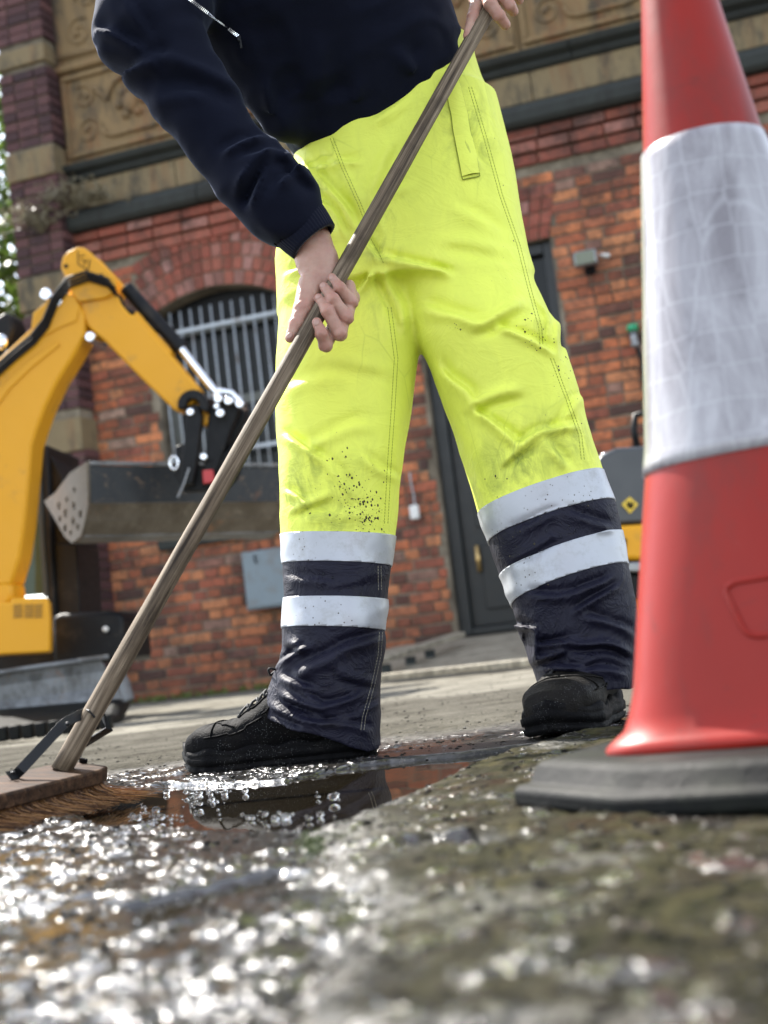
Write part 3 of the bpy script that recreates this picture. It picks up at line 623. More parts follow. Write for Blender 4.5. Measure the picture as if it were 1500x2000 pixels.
for (a, b, c, d) in ((-2.60, -2.40, 1.90, 2.13),):
    bm = bmesh.new(); wbox(bm, a, b, -.02, .024, c, d); part('wall_stone', bm, M['buff'], bld, bevel=.006)
# window
wf = bmesh.new()
for a, b, c, d in ((WIN[0], WIN[0]+.06, WIN[2]+.05, 2.80), (WIN[1]-.06, WIN[1], WIN[2]+.05, 2.80), (WIN[0]+.06, WIN[1]-.06, WIN[2]+.05, WIN[2]+.12), (WIN[0]+.06, WIN[1]-.06, 2.08, 2.15), (WIN[0]+.06, WIN[1]-.06, 2.66, 2.72)): wbox(wf, a, b, -.22, -.16, c, d)
wbox(wf, -1.15, -1.11, -.215, -.17, WIN[2]+.12, 2.08)
win = part('window', wf, M['winframe'], bld, bevel=.004, label='arched window with weathered frame behind a grille of upright bars')
bm = bmesh.new(); wbox(bm, WIN[0]+.02, WIN[1]-.02, -.20, -.195, WIN[2]+.06, 2.93); part('pane', bm, M['glass'], win)
bm = bmesh.new(); wbox(bm, WIN[0], WIN[1], -.19, -.165, 2.722, 2.96); part('head_board', bm, M['black'], win)
bm = bmesh.new(); wbox(bm, WIN[0]-.12, WIN[1]+.10, -.25, .05, WIN[2]-.10, WIN[2]); part('window_sill', bm, M['ledge'], bld, bevel=.01)
nbar = 12
for k in range(nbar):
    u = WIN[0]+.04+k*(WIN[1]-WIN[0]-.08)/(nbar-1); bm = bmesh.new(); cyl(bm, Wp(u, -.06, WIN[2]+.04), Wp(u, -.06, min(arch_z(u)-.03, 2.83)), .0072, 8); part('bar', bm, M['bar'], win, smooth=True)
for zz in (WIN[2]+.10, 1.72, 2.66):
    bm = bmesh.new(); wbox(bm, WIN[0], WIN[1], -.052, -.046, zz, zz+.028); part('cross_bar', bm, M['bar'], win)
# door
bm = bmesh.new()
for a, b, c, d in ((DOOR[0], DOOR[0]+.09, .20, 2.775), (DOOR[1]-.07, DOOR[1], .20, 2.775), (DOOR[0]+.09, DOOR[1]-.07, 2.70, 2.775), (DOOR[0]+.09, DOOR[1]-.07, 2.16, 2.24), (DOOR[0]+.09, DOOR[1]-.07, .20, .25)): wbox(bm, a, b, -.16, -.05, c, d)
dfr = part('door_frame', bm, M['door'], bld, bevel=.006)
bm = bmesh.new(); wbox(bm, DOOR[0]+.092, DOOR[1]-.072, -.13, -.09, .26, 2.15); dr = part('door', bm, M['door'], bld, label='dark green panelled door with small panes')
bm = bmesh.new(); wbox(bm, DOOR[0]+.092, DOOR[1]-.072, -.12, -.115, 2.245, 2.695); part('transom_pane', bm, M['glass'], dfr)
for c, d in ((.36, .80), (.92, 1.30)):
    bm = bmesh.new(); wbox(bm, DOOR[0]+.20, DOOR[1]-.18, -.088, -.074, c, d); part('door_panel', bm, M['door'], dr, bevel=.008)
for c, d in ((1.42, 1.70), (1.74, 2.06)):
    bm = bmesh.new(); wbox(bm, DOOR[0]+.20, DOOR[1]-.18, -.089, -.084, c, d); part('door_pane', bm, M['glass'], dr)
bm = bmesh.new(); cyl(bm, Wp(DOOR[0]+.19, -.055, .62), Wp(DOOR[0]+.19, -.055, .80), .016, 10); cyl(bm, Wp(DOOR[0]+.19, -.09, .64), Wp(DOOR[0]+.19, -.055, .64), .01, 8); cyl(bm, Wp(DOOR[0]+.19, -.09, .78), Wp(DOOR[0]+.19, -.055, .78), .01, 8)
part('door_handle', bm, simple('brass', (.55, .38, .16), .3, metal=.8), dr, smooth=True)
# returns seen at the left side of the building and roof behind
bm = bmesh.new(); wbox(bm, U0+.06, U0+.3, -6, -.46, -.05, 5.5); part('side_wall', bm, M['brick'], bld)
# ------------------------------------------------------------------ things fixed to or standing by the wall
lp = thing('floodlight', 'small grey floodlight fixed high on the brick wall right of the door', 'floodlight', tuple(Wp(1.64, .02, 2.55)))
bm = bmesh.new(); bx(bm, Wp(1.64, .13, 2.56), (.15, .06, .10), WAX @ np.eye(3)); h_ = part('lamp_housing', bm, M['steelgrey'], lp, bevel=.012)
bm = bmesh.new(); bx(bm, Wp(1.64, .1635, 2.56), (.125, .006, .078), WAX); part('lamp_glass', bm, simple('lamp_glass', (.16, .18, .12), .15, nscale=20), lp)
bm = bmesh.new(); tube(bm, [Wp(1.64, .01, 2.50), Wp(1.64, .06, 2.49), Wp(1.64, .11, 2.52)], .014, 8); bx(bm, Wp(1.64, .013, 2.51), (.07, .02, .07), WAX); part('bracket', bm, M['black'], lp)
bm = bmesh.new(); cyl(bm, Wp(1.73, .08, 2.575), Wp(1.79, .10, 2.555), .014, 10); part('sensor', bm, M['white'], lp, smooth=True)
sw = thing('switch_box', 'little white junction box with cable on the brick pier between the legs', 'switch box', tuple(Wp(.23, .01, 1.05)))
bm = bmesh.new(); bx(bm, Wp(.23, .035, 1.08), (.065, .04, .10), WAX); part('box', bm, M['white'], sw, bevel=.012)
bm = bmesh.new(); tube(bm, [Wp(.235, .03, 1.13), Wp(.235, .022, 1.2), Wp(.225, .02, 1.28), Wp(.225, .016, 1.36)], .006, 6); part('cable', bm, M['steelgrey'], sw)
cb = thing('wall_cabinet', 'rusty blue-grey steel cabinet on the brick wall below the barred window', 'cabinet', tuple(Wp(-.83, .01, .55)))
bm = bmesh.new(); wbox(bm, -1.04, -.66, .012, .15, .56, .97); part('case', bm, M['cabinet'], cb, bevel=.006)
bm = bmesh.new(); wbox(bm, -1.025, -.675, .152, .160, .575, .955); d_ = part('cabinet_door', bm, M['cabinet'], cb, bevel=.003)
bm = bmesh.new(); tube(bm, [Wp(-.93, .165, .94), Wp(-.93, .18, .92), Wp(-.925, .168, .88)], .006, 6); part('hasp', bm, M['black'], d_)
hp = thing('standpipe', 'thin black pipe with green tap head on the brick wall beside the cone', 'pipe', tuple(Wp(1.87, .02, 0)))
bm = bmesh.new(); tube(bm, [Wp(1.90, .05, .02), Wp(1.90, .05, 1.2), Wp(1.895, .05, 1.86), Wp(1.88, .055, 1.95)], .014, 8); part('pipe', bm, M['black'], hp)
bm = bmesh.new(); cyl(bm, Wp(1.87, .06, 2.04), Wp(1.87, .06, 2.08), .038, 14); part('tap_head', bm, M['green'], hp, smooth=True)
bm = bmesh.new(); cyl(bm, Wp(1.87, .06, 1.93), Wp(1.87, .06, 2.04), .024, 12); blob(bm, Wp(1.875, .075, 1.95), .03, 2); part('valve', bm, M['steelgrey'], hp, smooth=True)
# concrete ramp before the door, grey timber rail and a loose plank
rp = bmesh.new(); prism(rp, [Wp(.02, .06, 0), Wp(.02, 1.45, 0), Wp(.02, 1.45, .035), Wp(.02, .5, .17), Wp(.02, .06, .19)], 1.9*UX)
rmp = bm_obj('door_ramp', rp, M['timber'], bevel=.01); tag(rmp, 'low pale ramp of worn concrete leading up to the dark green door', 'ramp')
tm = thing('timber_rail', 'grey timber rail on short posts running along the wall beside the door ramp', 'rail', tuple(Wp(.2, .5, 0)))
def beam(a, b, wd, th): 
    bm = bmesh.new(); d = np.asarray(b)-np.asarray(a); L = np.linalg.norm(d); d /= L; s_ = np.cross(d, ZZ); s_ /= np.linalg.norm(s_); bx(bm, (np.asarray(a)+b)/2, (L, wd, th), np.array([d, s_, np.cross(s_, d)])); return bm
part('top_rail', beam(P(735, 1292, 8.2), P(896, 1240, 8.9), .10, .035), M['timber'], tm, bevel=.006)
for (x, y, Y_) in ((800, 1275, 8.5), (838, 1262, 8.65), (752, 1290, 8.28)):
    a = P(x, y, Y_); bm = bmesh.new(); bx(bm, (a[0], a[1], (a[2]-.02)/2), (.05, .05, a[2]-.025), WAX); part('post', bm, M['frame'], tm)
pk = bm_obj('plank', beam(G(755, 1322, .03), G(1060, 1291, .03), .12, .035), M['timber'], bevel=.006); tag(pk, 'long pale plank lying flat at the foot of the ramp', 'plank')
# ------------------------------------------------------------------ trees beyond the left end of the building, weeds
def leaf_faces(bm, c, r, n, size, squash=1.0):
    for _ in range(n):
        d = rng.normal(size=3); d /= np.linalg.norm(d); rr = r*(.45+.6*rng.rand()**.6); p = np.asarray(c)+d*rr*np.array([1, 1, squash])
        a = rng.normal(size=3); a /= np.linalg.norm(a); b = np.cross(a, rng.normal(size=3)); b /= np.linalg.norm(b); s = size*rng.uniform(.6, 1.3)
        vs = [bm.verts.new(Vector(p+q)) for q in (-a*s, b*s*.45, a*s, -b*s*.45)]; bm.faces.new(vs)
def tree(label, x, y, h, cr, seed):
    t = thing('tree', label, 'tree', (x, y, 0), 'trees beyond the end of the building')
    bm = bmesh.new(); tube(bm, [(x, y, -.05), (x+.08, y, h*.3), (x-.05, y+.1, h*.6), (x, y, h*.85)], [.17, .13, .09, .04], 10); tips = []
    for k in range(11):
        a = k*2.4+seed; z0 = h*(.28+.055*k); L = cr*(.9-.03*k); e = np.array([x+math.cos(a)*L, y+math.sin(a)*L, z0+h*.16]); tube(bm, [(x, y, z0), ((x+e[0])/2, (y+e[1])/2, z0+h*.1), e], [.06, .04, .015], 6); tips.append(e)
    part('trunk', bm, M['bark'], t, smooth=True); bm = bmesh.new()
    for e in tips:
        for q in range(5): leaf_faces(bm, e+rng.normal(size=3)*cr*.28, cr*.36, 230, .075, .8)
    for q in range(8): leaf_faces(bm, (x+rng.normal()*cr*.3, y+rng.normal()*cr*.3, h*(.75+.25*rng.rand())), cr*.45, 260, .075, .8)
    part('crown', bm, M['leaf'], t)
tree('leafy green tree nearest the left end of the brick building', -4.3, 13.2, 5.2, 1.5, 1)
tree('taller tree standing further back past the left end of the building', -6.6, 16.5, 6.8, 2.3, 2)
tree('low bushy tree at the far left behind the digger', -5.6, 11.8, 3.0, 1.2, 4)
def weed(c, h, n, name, label, mat, group, out=NN):
    bm = bmesh.new(); c = np.asarray(c, float)
    for _ in range(n):
        d = np.array([rng.normal()*.5, 0, 0])+out*rng.uniform(.1, .9)+UX*rng.normal()*.7+ZZ*rng.uniform(.5, 1.5); d /= np.linalg.norm(d); L = h*rng.uniform(.5, 1.2)
        pts = [c+d*L*t+ZZ*(-.5*L*t*t)+rng.normal(size=3)*.008*(t > 0) for t in (0, .33, .66, 1)]; tube(bm, pts, [.004, .003, .0025, .001], 4)
        for q in pts[1:]: leaf_faces(bm, q, .035, 6, .016)
    o = bm_obj(name, bm, mat); return tag(o, label, 'weed', group)
weed(Wp(-2.10, .16, 3.70), .42, 34, 'dry_weed', 'largest dry weed sprouting from the ledge beside the plum pilaster', M['dry'], 'weeds on the ledge')
weed(Wp(-2.32, .24, 3.55), .50, 28, 'dry_weed', 'dry weed hanging over the plum pilaster above the digger arm', M['dry'], 'weeds on the ledge')
weed(Wp(-1.85, .17, 3.70), .25, 14, 'dry_weed', 'small dry weed on the ledge right of the bigger ones', M['dry'], 'weeds on the ledge')
bm = bmesh.new()
for k in range(95):
    u = rng.uniform(-2.3, .3) ; c = Wp(u, rng.uniform(.02, .12), 0)
    leaf_faces(bm, c+ZZ*.02, rng.uniform(.015, .05), 14, .014, .7)
tag(bm_obj('wall_foot_weeds', bm, M['weed']), kind='stuff')
bm = bmesh.new()
c0 = G(630, 1650)
for k in range(60): leaf_faces(bm, (c0[0]+rng.normal()*.012, c0[1]+rng.normal()*.03, .003), .006, 22, .0017, .5)
tag(bm_obj('moss_cushion', bm, M['moss']), kind='stuff')
# ------------------------------------------------------------------ mini digger
DY = 6.0
def Q(lst, Y=DY): return [P(x, y, Y) for x, y in lst]
dg = thing('mini_digger', 'yellow mini digger with raised boom, black dipper linkage and wide grading bucket', 'digger', (-1.9, 6.3, 0))
EX = np.array([.018, .17, 0.])
def plate(name, pts, ext, mat, parent, Y=DY, bevel=.006, shift=(0, 0, 0), **kw):
    bm = bmesh.new(); prism(bm, [q+np.asarray(shift) for q in Q(pts, Y)], ext); return part(name, bm, mat, parent, bevel=bevel, **kw)
boom = plate('boom', [(-70, 770), (-30, 720), (0, 697), (60, 640), (72, 615), (100, 592), (128, 578), (150, 585), (163, 612), (165, 655), (140, 700), (112, 745), (90, 790), (72, 838), (62, 870), (56, 940), (48, 1020), (38, 1090), (22, 1142), (-90, 1150), (-95, 900)], EX*.9, M['yellow'], dg, bevel=.012)
plate('boom_cheek', [(62, 640), (66, 612), (98, 585), (126, 574), (146, 580), (156, 600), (150, 628), (118, 640), (92, 656)], -EX*.03, M['yellow'], boom, shift=-EX*.02)
plate('boom_rib', [(-40, 800), (10, 748), (60, 702), (112, 668), (118, 674), (66, 716), (20, 760), (-30, 830)], -EX*.05, M['yellow'], boom, shift=-EX*.004, bevel=.003)
dip = plate('dipper', [(150, 572), (222, 566), (232, 590), (250, 612), (262, 612), (330, 690), (385, 757), (378, 785), (348, 802), (336, 798), (272, 736), (205, 668), (168, 636), (156, 612)], EX*.7, M['yellow'], dg, shift=EX*.12, bevel=.01)
for sgn in (0, 1):
    plate('dipper_bracket', [(118, 522), (122, 502), (132, 491), (150, 482), (163, 483), (176, 492), (222, 540), (227, 552), (222, 572), (205, 582), (152, 590), (140, 575), (133, 552)], EX*.14, M['yellow'], dip, shift=EX*(.0 if sgn == 0 else .80), bevel=.007)
plate('dipper_top_box', [(256, 606), (262, 604), (330, 682), (322, 700), (262, 628)], EX*.5, M['yellow'], dip, shift=EX*.22 , bevel=.006)
def rod(a, b, r, name, mat, parent, Y=DY, sh=.5, n=20):
    bm = bmesh.new(); cyl(bm, P(*a, Y)+EX*sh, P(*b, Y)+EX*sh, r, n); return part(name, bm, mat, parent, smooth=True, bevel=.003)
cy = rod((234, 552), (340, 668), .031, 'dipper_ram', M['black'], dg); rod((338, 666), (425, 776), .019, 'ram_rod', M['chrome'], cy); rod((334, 661), (344, 673), .036, 'ram_gland', M['black'], cy)
bm = bmesh.new(); tube(bm, [P(224, 572, DY)+EX*.3, P(238, 600, DY)+EX*.25, P(256, 610, DY)+EX*.4, P(300, 640, DY)+EX*.45], .012, 8); part('hose', bm, M['black'], cy)
c2 = rod((40, 680), (112, 602), .030, 'boom_ram', M['black'], dg, sh=.3); rod((108, 606), (136, 540), .017, 'ram_rod', M['chrome'], c2, sh=.3)
rod((20, 690), (-60, 790), .04, 'ram_base', M['black'], c2, sh=.3)
for x, y, r_ in ((92, 576, .026), (112, 590, .026), (178, 659, .022)):
    bm = bmesh.new(); cyl(bm, P(x, y, DY)-EX*.12, P(x, y, DY)+EX*1.0, r_, 16); part('pivot_pin', bm, M['chrome'], dg, smooth=True, bevel=.004)
for x, y, r_ in ((129, 520, .009), (198, 538, .008), (210, 549, .013), (137, 602, .013)):
    bm = bmesh.new(); cyl(bm, P(x, y, DY)-EX*.03, P(x, y, DY)+EX*.05, r_, 12); part('bolt', bm, M['black'], dip)
# outline of the warning sticker on the bracket
bm = bmesh.new()
for a, b in (((152, 490), (153, 516)), ((153, 516), (172, 528)), ((172, 528), (176, 507)), ((156, 500), (166, 499)), ((158, 506), (168, 512)), ((170, 506), (164, 518))):
    p0 = P(*a, DY)-EX*.012; p1 = P(*b, DY)-EX*.012; tube(bm, [p0, p1], .0022, 4)
part('sticker_lines', bm, M['black'], dip)
# linkage, quick hitch
bm = bmesh.new(); ring = [P(378+30*math.cos(a), 792+30*math.sin(a), DY) for a in np.linspace(-math.pi*1.08, math.pi*.15, 16)]+[P(378+13*math.cos(a), 792+13*math.sin(a), DY) for a in np.linspace(math.pi*.15, -math.pi*1.08, 16)]
prism(bm, [q-EX*.1 for q in ring], EX*1.1); part('link_guard', bm, M['black'], dg, bevel=.004)
for nm, pts, sh, mt in (('link_arm', [(362, 795), (386, 790), (394, 812), (390, 850), (384, 905), (376, 945), (352, 950), (352, 930), (360, 860)], -.05, 'black'), ('link_arm', [(404, 792), (448, 780), (462, 796), (448, 830), (428, 890), (408, 945), (388, 950), (396, 880)], .25, 'black'),
        ('link_arm', [(418, 800), (468, 788), (468, 805), (446, 850), (432, 905), (416, 905)], .7, 'black'), ('dipper_nose', [(372, 783), (392, 780), (398, 800), (408, 800), (402, 822), (392, 830), (384, 812)], .3, 'yellow'),
        ('hitch', [(335, 868), (352, 862), (360, 900), (395, 905), (432, 880), (462, 850), (470, 880), (455, 930), (430, 955), (352, 958), (335, 925)], .35, 'black')):
    plate(nm, pts, EX*.35, M[mt], dg, shift=EX*sh, bevel=.006)
bm = bmesh.new(); tube(bm, [P(412, 776, DY)+EX*.2, P(424, 760, DY)+EX*.3, P(445, 762, DY)+EX*.4, P(462, 778, DY)+EX*.4, P(472, 796, DY)+EX*.4], [.012, .015, .015, .014, .012], 10); part('rocker_link', bm, M['chrome'], dg, smooth=True)
for x, y, r_ in ((428, 780, .018), (448, 784, .018), (470, 790, .018), (432, 808, .018), (374, 806, .016), (400, 893, .015), (425, 795, .012)):
    bm = bmesh.new(); cyl(bm, P(x, y, DY)-EX*.15, P(x, y, DY)+EX*.3, r_, 14); part('pivot_pin', bm, M['chrome'], dg, smooth=True, bevel=.004)
bm = bmesh.new(); tt = [P(342+8*math.cos(a), 905+13*math.sin(a), DY)-EX*.1 for a in np.linspace(0, 2*math.pi, 17)]; tube(bm, tt, .005, 8, caps=False); part('shackle', bm, M['chrome'], dg, smooth=True)
plate('red_tag_block', [(393, 918), (413, 916), (417, 940), (395, 944)], EX*.1, M['redplastic'], dg, shift=EX*.1, bevel=.003)
bm = bmesh.new(); tube(bm, [P(372, 915, DY)-EX*.12, P(362, 945, DY)-EX*.12, P(350, 972, DY)-EX*.12], .004, 6); part('locking_wire', bm, M['steelgrey'], dg)
# bucket
BY = 6.02; bw = P(560, 905, BY+.60)-P(170, 901, BY); BA = bw/np.linalg.norm(bw)
sp = [(170, 901), (172, 985), (166, 1015), (158, 1047), (140, 1061), (126, 1048), (108, 1016), (86, 979), (108, 962), (136, 924)]
sdep = np.array([0, 0, .01, .04, .10, .15, .22, .32, .27, .14])
_q0 = P(170, 901, BY); pts = [CC+ray(x, y)*(((_q0-CC)@BA)/(ray(x, y)@BA)) for (x, y) in sp]
bk = bmesh.new(); prism(bk, pts, BA*.012)
bkt = part('bucket', bk, M['bucket2'], dg, bevel=.002, label='wide muddy grading bucket with holes in its side plate')
# bored holes show the bright yard through the plate: cut with a boolean
cut = bmesh.new()
for x, y, r_ in ((145, 957, .009), (130, 976, .009), (115, 988, .0125), (144, 988, .0125), (128, 1003, .0135), (157, 1004, .0125), (117, 1014, .0105), (143, 1018, .0125), (127, 1032, .0125), (152, 1029, .0105), (138, 1041, .009)):
    # point in the side plate plane
    q0 = pts[0]; nrm = BA; d = ray(x, y); t = ((q0-CC)@nrm)/(d@nrm); c = CC+d*t; bmesh.ops.create_cone(cut, cap_ends=True, segments=14, radius1=r_*1.5, radius2=r_*1.5, depth=.2, matrix=Matrix.Translation(Vector(c)) @ Vector(BA).to_track_quat('Z', 'Y').to_matrix().to_4x4())
def apply_bool(o, cutbm, sol='EXACT'):
    me = bpy.data.meshes.new('cutter'); bmesh.ops.recalc_face_normals(cutbm, faces=cutbm.faces); cutbm.to_mesh(me); c = bpy.data.objects.new('cutter', me); COL.objects.link(c); bpy.context.view_layer.update()
    md = o.modifiers.new('b', 'BOOLEAN'); md.object = c; md.operation = 'DIFFERENCE'; md.solver = sol
    for m_ in [m_ for m_ in o.modifiers if m_.type == 'BEVEL']: o.modifiers.remove(m_)
    dg_ = bpy.context.evaluated_depsgraph_get(); ne = bpy.data.meshes.new_from_object(o.evaluated_get(dg_)); o.modifiers.clear(); o.data = ne; bpy.data.objects.remove(c)
apply_bool(bkt, cut)
cen = np.mean(pts, 0); LW = np.linalg.norm(bw)
def strip(i0, i1, f0, f1, th, name, mat, out=0.0):
    a = pts[i0]+(pts[i1]-pts[i0])*f0; b = pts[i0]+(pts[i1]-pts[i0])*f1; d = (b-a)/np.linalg.norm(b-a); nrm = np.cross(BA, d); nrm = nrm if nrm@(cen-a) > 0 else -nrm
    a = a-nrm*out; b = b-nrm*out; bm = bmesh.new(); prism(bm, [a+BA*.0135, b+BA*.0135, b+BA*(LW-.002), a+BA*(LW-.002)], nrm*th); return part(name, bm, mat, bkt, bevel=.002)
strip(0, 1, .10, .97, .010, 'back_plate', M['bucket']); strip(0, 1, 0, .085, .02, 'top_lip', M['blade'], .010); strip(0, 1, .975, 1, .012, 'weld_strip', M['bucket2'], .006)
strip(1, 2, 0, .99, .010, 'shell_plate', M['bucket2']); strip(2, 3, 0, .99, .010, 'shell_plate', M['bucket2']); strip(3, 4, 0, 1, .012, 'cutting_edge', M['blade'], .003)
strip(4, 5, .05, .99, .01, 'shell_plate', M['bucket2']); strip(5, 6, 0, .99, .01, 'shell_plate', M['bucket2']); strip(6, 7, 0, .99, .01, 'shell_plate', M['bucket2'])
e_ = bmesh.new(); prism(e_, [q+bw for q in pts], BA*.012); part('side_plate', e_, M['bucket2'], bkt, bevel=.002)
# machine body, cab, side panel, blade, track
plate('boom_foot', [(-90, 1138), (22, 1136), (24, 1166), (18, 1182), (-10, 1192), (-90, 1195)], EX*1.0, M['yellow'], dg, bevel=.02)
sp_ = plate('side_panel', [(-90, 1178), (22, 1176), (22, 1168), (92, 1167), (95, 1173), (98, 1215), (98, 1268), (95, 1274), (-90, 1283)], np.array([-.05, .25, 0]), M['yellow'], dg, Y=5.95, bevel=.02)
for k in range(5):
    for a, b in ((26, 43), (48, 65), (68, 82)):
        bm = bmesh.new(); y = 1181+k*5.6; q = [P(a, y+.3, 5.945), P(b, y-.6, 5.945), P(b, y+2, 5.945), P(a, y+2.9, 5.945)]; prism(bm, q, (0, .008, 0)); part('vent_slot', bm, simple('vent_brown', (.22, .12, .02), .7) if 'vent' not in M else M['vent'], sp_)
        M.setdefault('vent', bpy.data.materials['vent_brown'])
cab = plate('cab', [(78, 870), (92, 868), (108, 1180), (112, 1290), (96, 1290)], np.array([.04, .5, 0]), M['black'], dg, Y=6.62, bevel=.01)
plate('cab_side', [(92, 1060), (150, 1062), (162, 1300), (100, 1296)], np.array([.02, .4, 0]), M['black'], cab, Y=6.66)
plate('cab_side', [(94, 880), (122, 930), (150, 1062), (92, 1062)], np.array([.02, .4, 0]), M['black'], cab, Y=6.67)
plate('cab_glass', [(38, 868), (74, 870), (96, 1160), (26, 1165)], np.array([.005, .01, 0]), m_glass('cab_glass', (.02, .035, .025), .03), cab, Y=6.72, bevel=0)
plate('cab_post', [(66, 862), (74, 862), (94, 1166), (84, 1166)], np.array([.01, .03, 0]), M['frame'], cab, Y=6.61, bevel=.004)
plate('cab_roof_lamp', [(-30, 636), (8, 608), (20, 616), (28, 640), (20, 668), (-30, 690)], np.array([.03, .12, 0]), M['black'], cab, Y=6.2, bevel=.015)
bm = bmesh.new(); blob(bm, P(2, 668, 6.1), .03, 3, (1, .5, 1.2)); part('work_lamp', bm, M['chrome'], cab, smooth=True)
plate('engine_cover', [(100, 1205), (118, 1198), (225, 1193), (240, 1204), (246, 1290), (104, 1300)], np.array([.05, .4, 0]), M['black'], dg, Y=6.35, bevel=.02)
bm = bmesh.new(); blob(bm, P(206, 1229, 6.33), .014, 3); part('reflector', bm, M['white'], dg, smooth=True)
plate('undercarriage', [(-110, 1262), (112, 1262), (120, 1345), (-110, 1372)], np.array([.05, .5, 0]), M['black'], dg, Y=6.5, bevel=.01)
for hs_ in (0, 1, 2):
    bm = bmesh.new(); o3 = -EX*(.10+.10*hs_); q3 = np.array([0, 0, .012*hs_]); tube(bm, [P(x, y, DY)+o3+q3 for x, y in ((-60, 800), (-10, 742), (30, 705), (70, 672), (95, 640), (112, 598), (140, 560), (176, 548), (214, 560), (232, 580))], .0085, 8); part('hydraulic_hose', bm, M['black'], dg, smooth=True)
# dozer blade: curved sheet, thick
bm = bmesh.new(); rows = [(0, 1313, 190, 1283, 0), (0, 1340, 206, 1310, .03), (0, 1372, 222, 1338, .035), (0, 1402, 246, 1372, 0)]
A_, B_ = [], []
for (xa, ya, xb, yb, dy) in rows:
    a = P(xa, ya, 5.85)+np.array([-.35, -.06, -.0]); b = P(xb, yb, 6.0); a = P(xa-120, ya+17, 5.8)+np.array([0, dy, 0]); b = b+np.array([0, dy, 0])
    A_.append([a+(b-a)*t for t in np.linspace(0, 1, 9)])
vv = [[bm.verts.new(Vector(q)) for q in r_] for r_ in A_]; vb = [[bm.verts.new(Vector(q+np.array([0, .02, 0]))) for q in r_] for r_ in A_]
for i in range(3):
    for j in range(8): bm.faces.new((vv[i][j], vv[i][j+1], vv[i+1][j+1], vv[i+1][j])); bm.faces.new((vb[i][j], vb[i+1][j], vb[i+1][j+1], vb[i][j+1]))
for j in range(8): bm.faces.new((vv[0][j], vb[0][j], vb[0][j+1], vv[0][j+1])); bm.faces.new((vv[3][j], vv[3][j+1], vb[3][j+1], vb[3][j]))
for i in range(3): bm.faces.new((vv[i][8], vb[i][8], vb[i+1][8], vv[i+1][8])); bm.faces.new((vv[i][0], vv[i+1][0], vb[i+1][0], vb[i][0]))
bl = part('dozer_blade', bm, M['blade'], dg, smooth=False)
bm = bmesh.new(); tube(bm, [P(-110, 1332, 5.79), P(60, 1304, 5.9), P(212, 1283, 6.0)], .010, 8); part('blade_top_rim', bm, M['blade'], bl, smooth=True)
plate('blade_side', [(222, 1300), (240, 1330), (250, 1366), (243, 1372), (232, 1345)], np.array([.02, .05, 0]), M['blade'], bl, Y=5.98, bevel=.003)
tr = bmesh.new(); prism(tr, [G(-140, 1462, .0), G(180, 1424, .0), G(215, 1418, .0), P(232, 1388, 5.75), P(240, 1365, 5.9), P(-140, 1398, 5.7)], np.array([-.03, .45, 0])); trk = part('track', tr, M['rubber'], dg, bevel=.03)
for x in (-40, 10, 45, 90, 140, 190):
    a = P(x, 1418-.12*x, 5.62 if x < 100 else 5.68); bm = bmesh.new(); blob(bm, a+np.array([0, .03, 0]), .018, 2); part('track_bolt', bm, M['steelgrey'], trk, smooth=True)
bm = bmesh.new()
for k in range(14):
    t = k/13; a = G(-120+330*t, 1460-38*t, .012); bx(bm, a+np.array([0, .0, .02]), (.035, .05, .05))
part('track_lugs', bm, M['rubber'], trk, bevel=.006)
# ------------------------------------------------------------------ second machine at right
dm = thing('dumper', 'small yellow site dumper with grey hood parked right of the door behind the cone', 'dumper', (1.1, 6.3, 0))
def plate2(name, pts, ext, mat, parent, Y, **kw): return plate(name, pts, ext, mat, parent, Y=Y, **kw)
E2 = np.array([.1, .7, 0])
hd = plate2('hood', [(1150, 1020), (1150, 940), (1160, 905), (1176, 886), (1205, 874), (1300, 868), (1460, 870), (1480, 900), (1480, 1010), (1150, 1028)], E2, M['hood'], dm, 6.2, bevel=.05)
bd = plate2('body', [(1150, 1030), (1480, 1010), (1480, 1088), (1150, 1096)], E2, M['yellow'], dm, 6.16, bevel=.02)
plate2('lamp_recess', [(1204, 1052), (1222, 1050), (1225, 1056), (1221, 1078), (1205, 1080)], np.array([0, .03, 0]), M['black'], bd, 6.15, bevel=.004)
plate2('bumper', [(1150, 1100), (1480, 1092), (1480, 1112), (1150, 1118)], E2, M['steelgrey'], dm, 6.14, bevel=.008)
plate2('chassis', [(1150, 1122), (1480, 1116), (1480, 1165), (1150, 1170)], E2, M['black'], dm, 6.2, bevel=.01)
dmd = plate2('warning_diamond', [(1214, 985), (1230, 970), (1247, 985), (1231, 1003)], np.array([0, .006, 0]), simple('warning_yellow', (.65, .45, .03), .4, var=.05), hd, 6.19, bevel=.001)
bm = bmesh.new(); c = P(1231, 986, 6.187)
for a, b in (((-7, 0), (7, 0)), ((0, -7), (0, 7)), ((-6, -5), (-2, 6)), ((6, -4), (3, 6))): tube(bm, [P(1231+a[0], 986+a[1], 6.187), P(1231+b[0], 986+b[1], 6.187)], .0035, 4)
part('diamond_symbol', bm, M['black'], dmd)
bm = bmesh.new(); blob(bm, P(1181, 889, 6.22), .013, 2); part('catch', bm, M['chrome'], hd, smooth=True)
bm = bmesh.new(); tube(bm, [P(1246, 880, 6.5), P(1238, 840, 6.5), P(1241, 812, 6.5), P(1262, 806, 6.5), P(1300, 806, 6.5), P(1310, 880, 6.5)], .016, 10); part('grab_rail', bm, M['black'], dm, smooth=True)
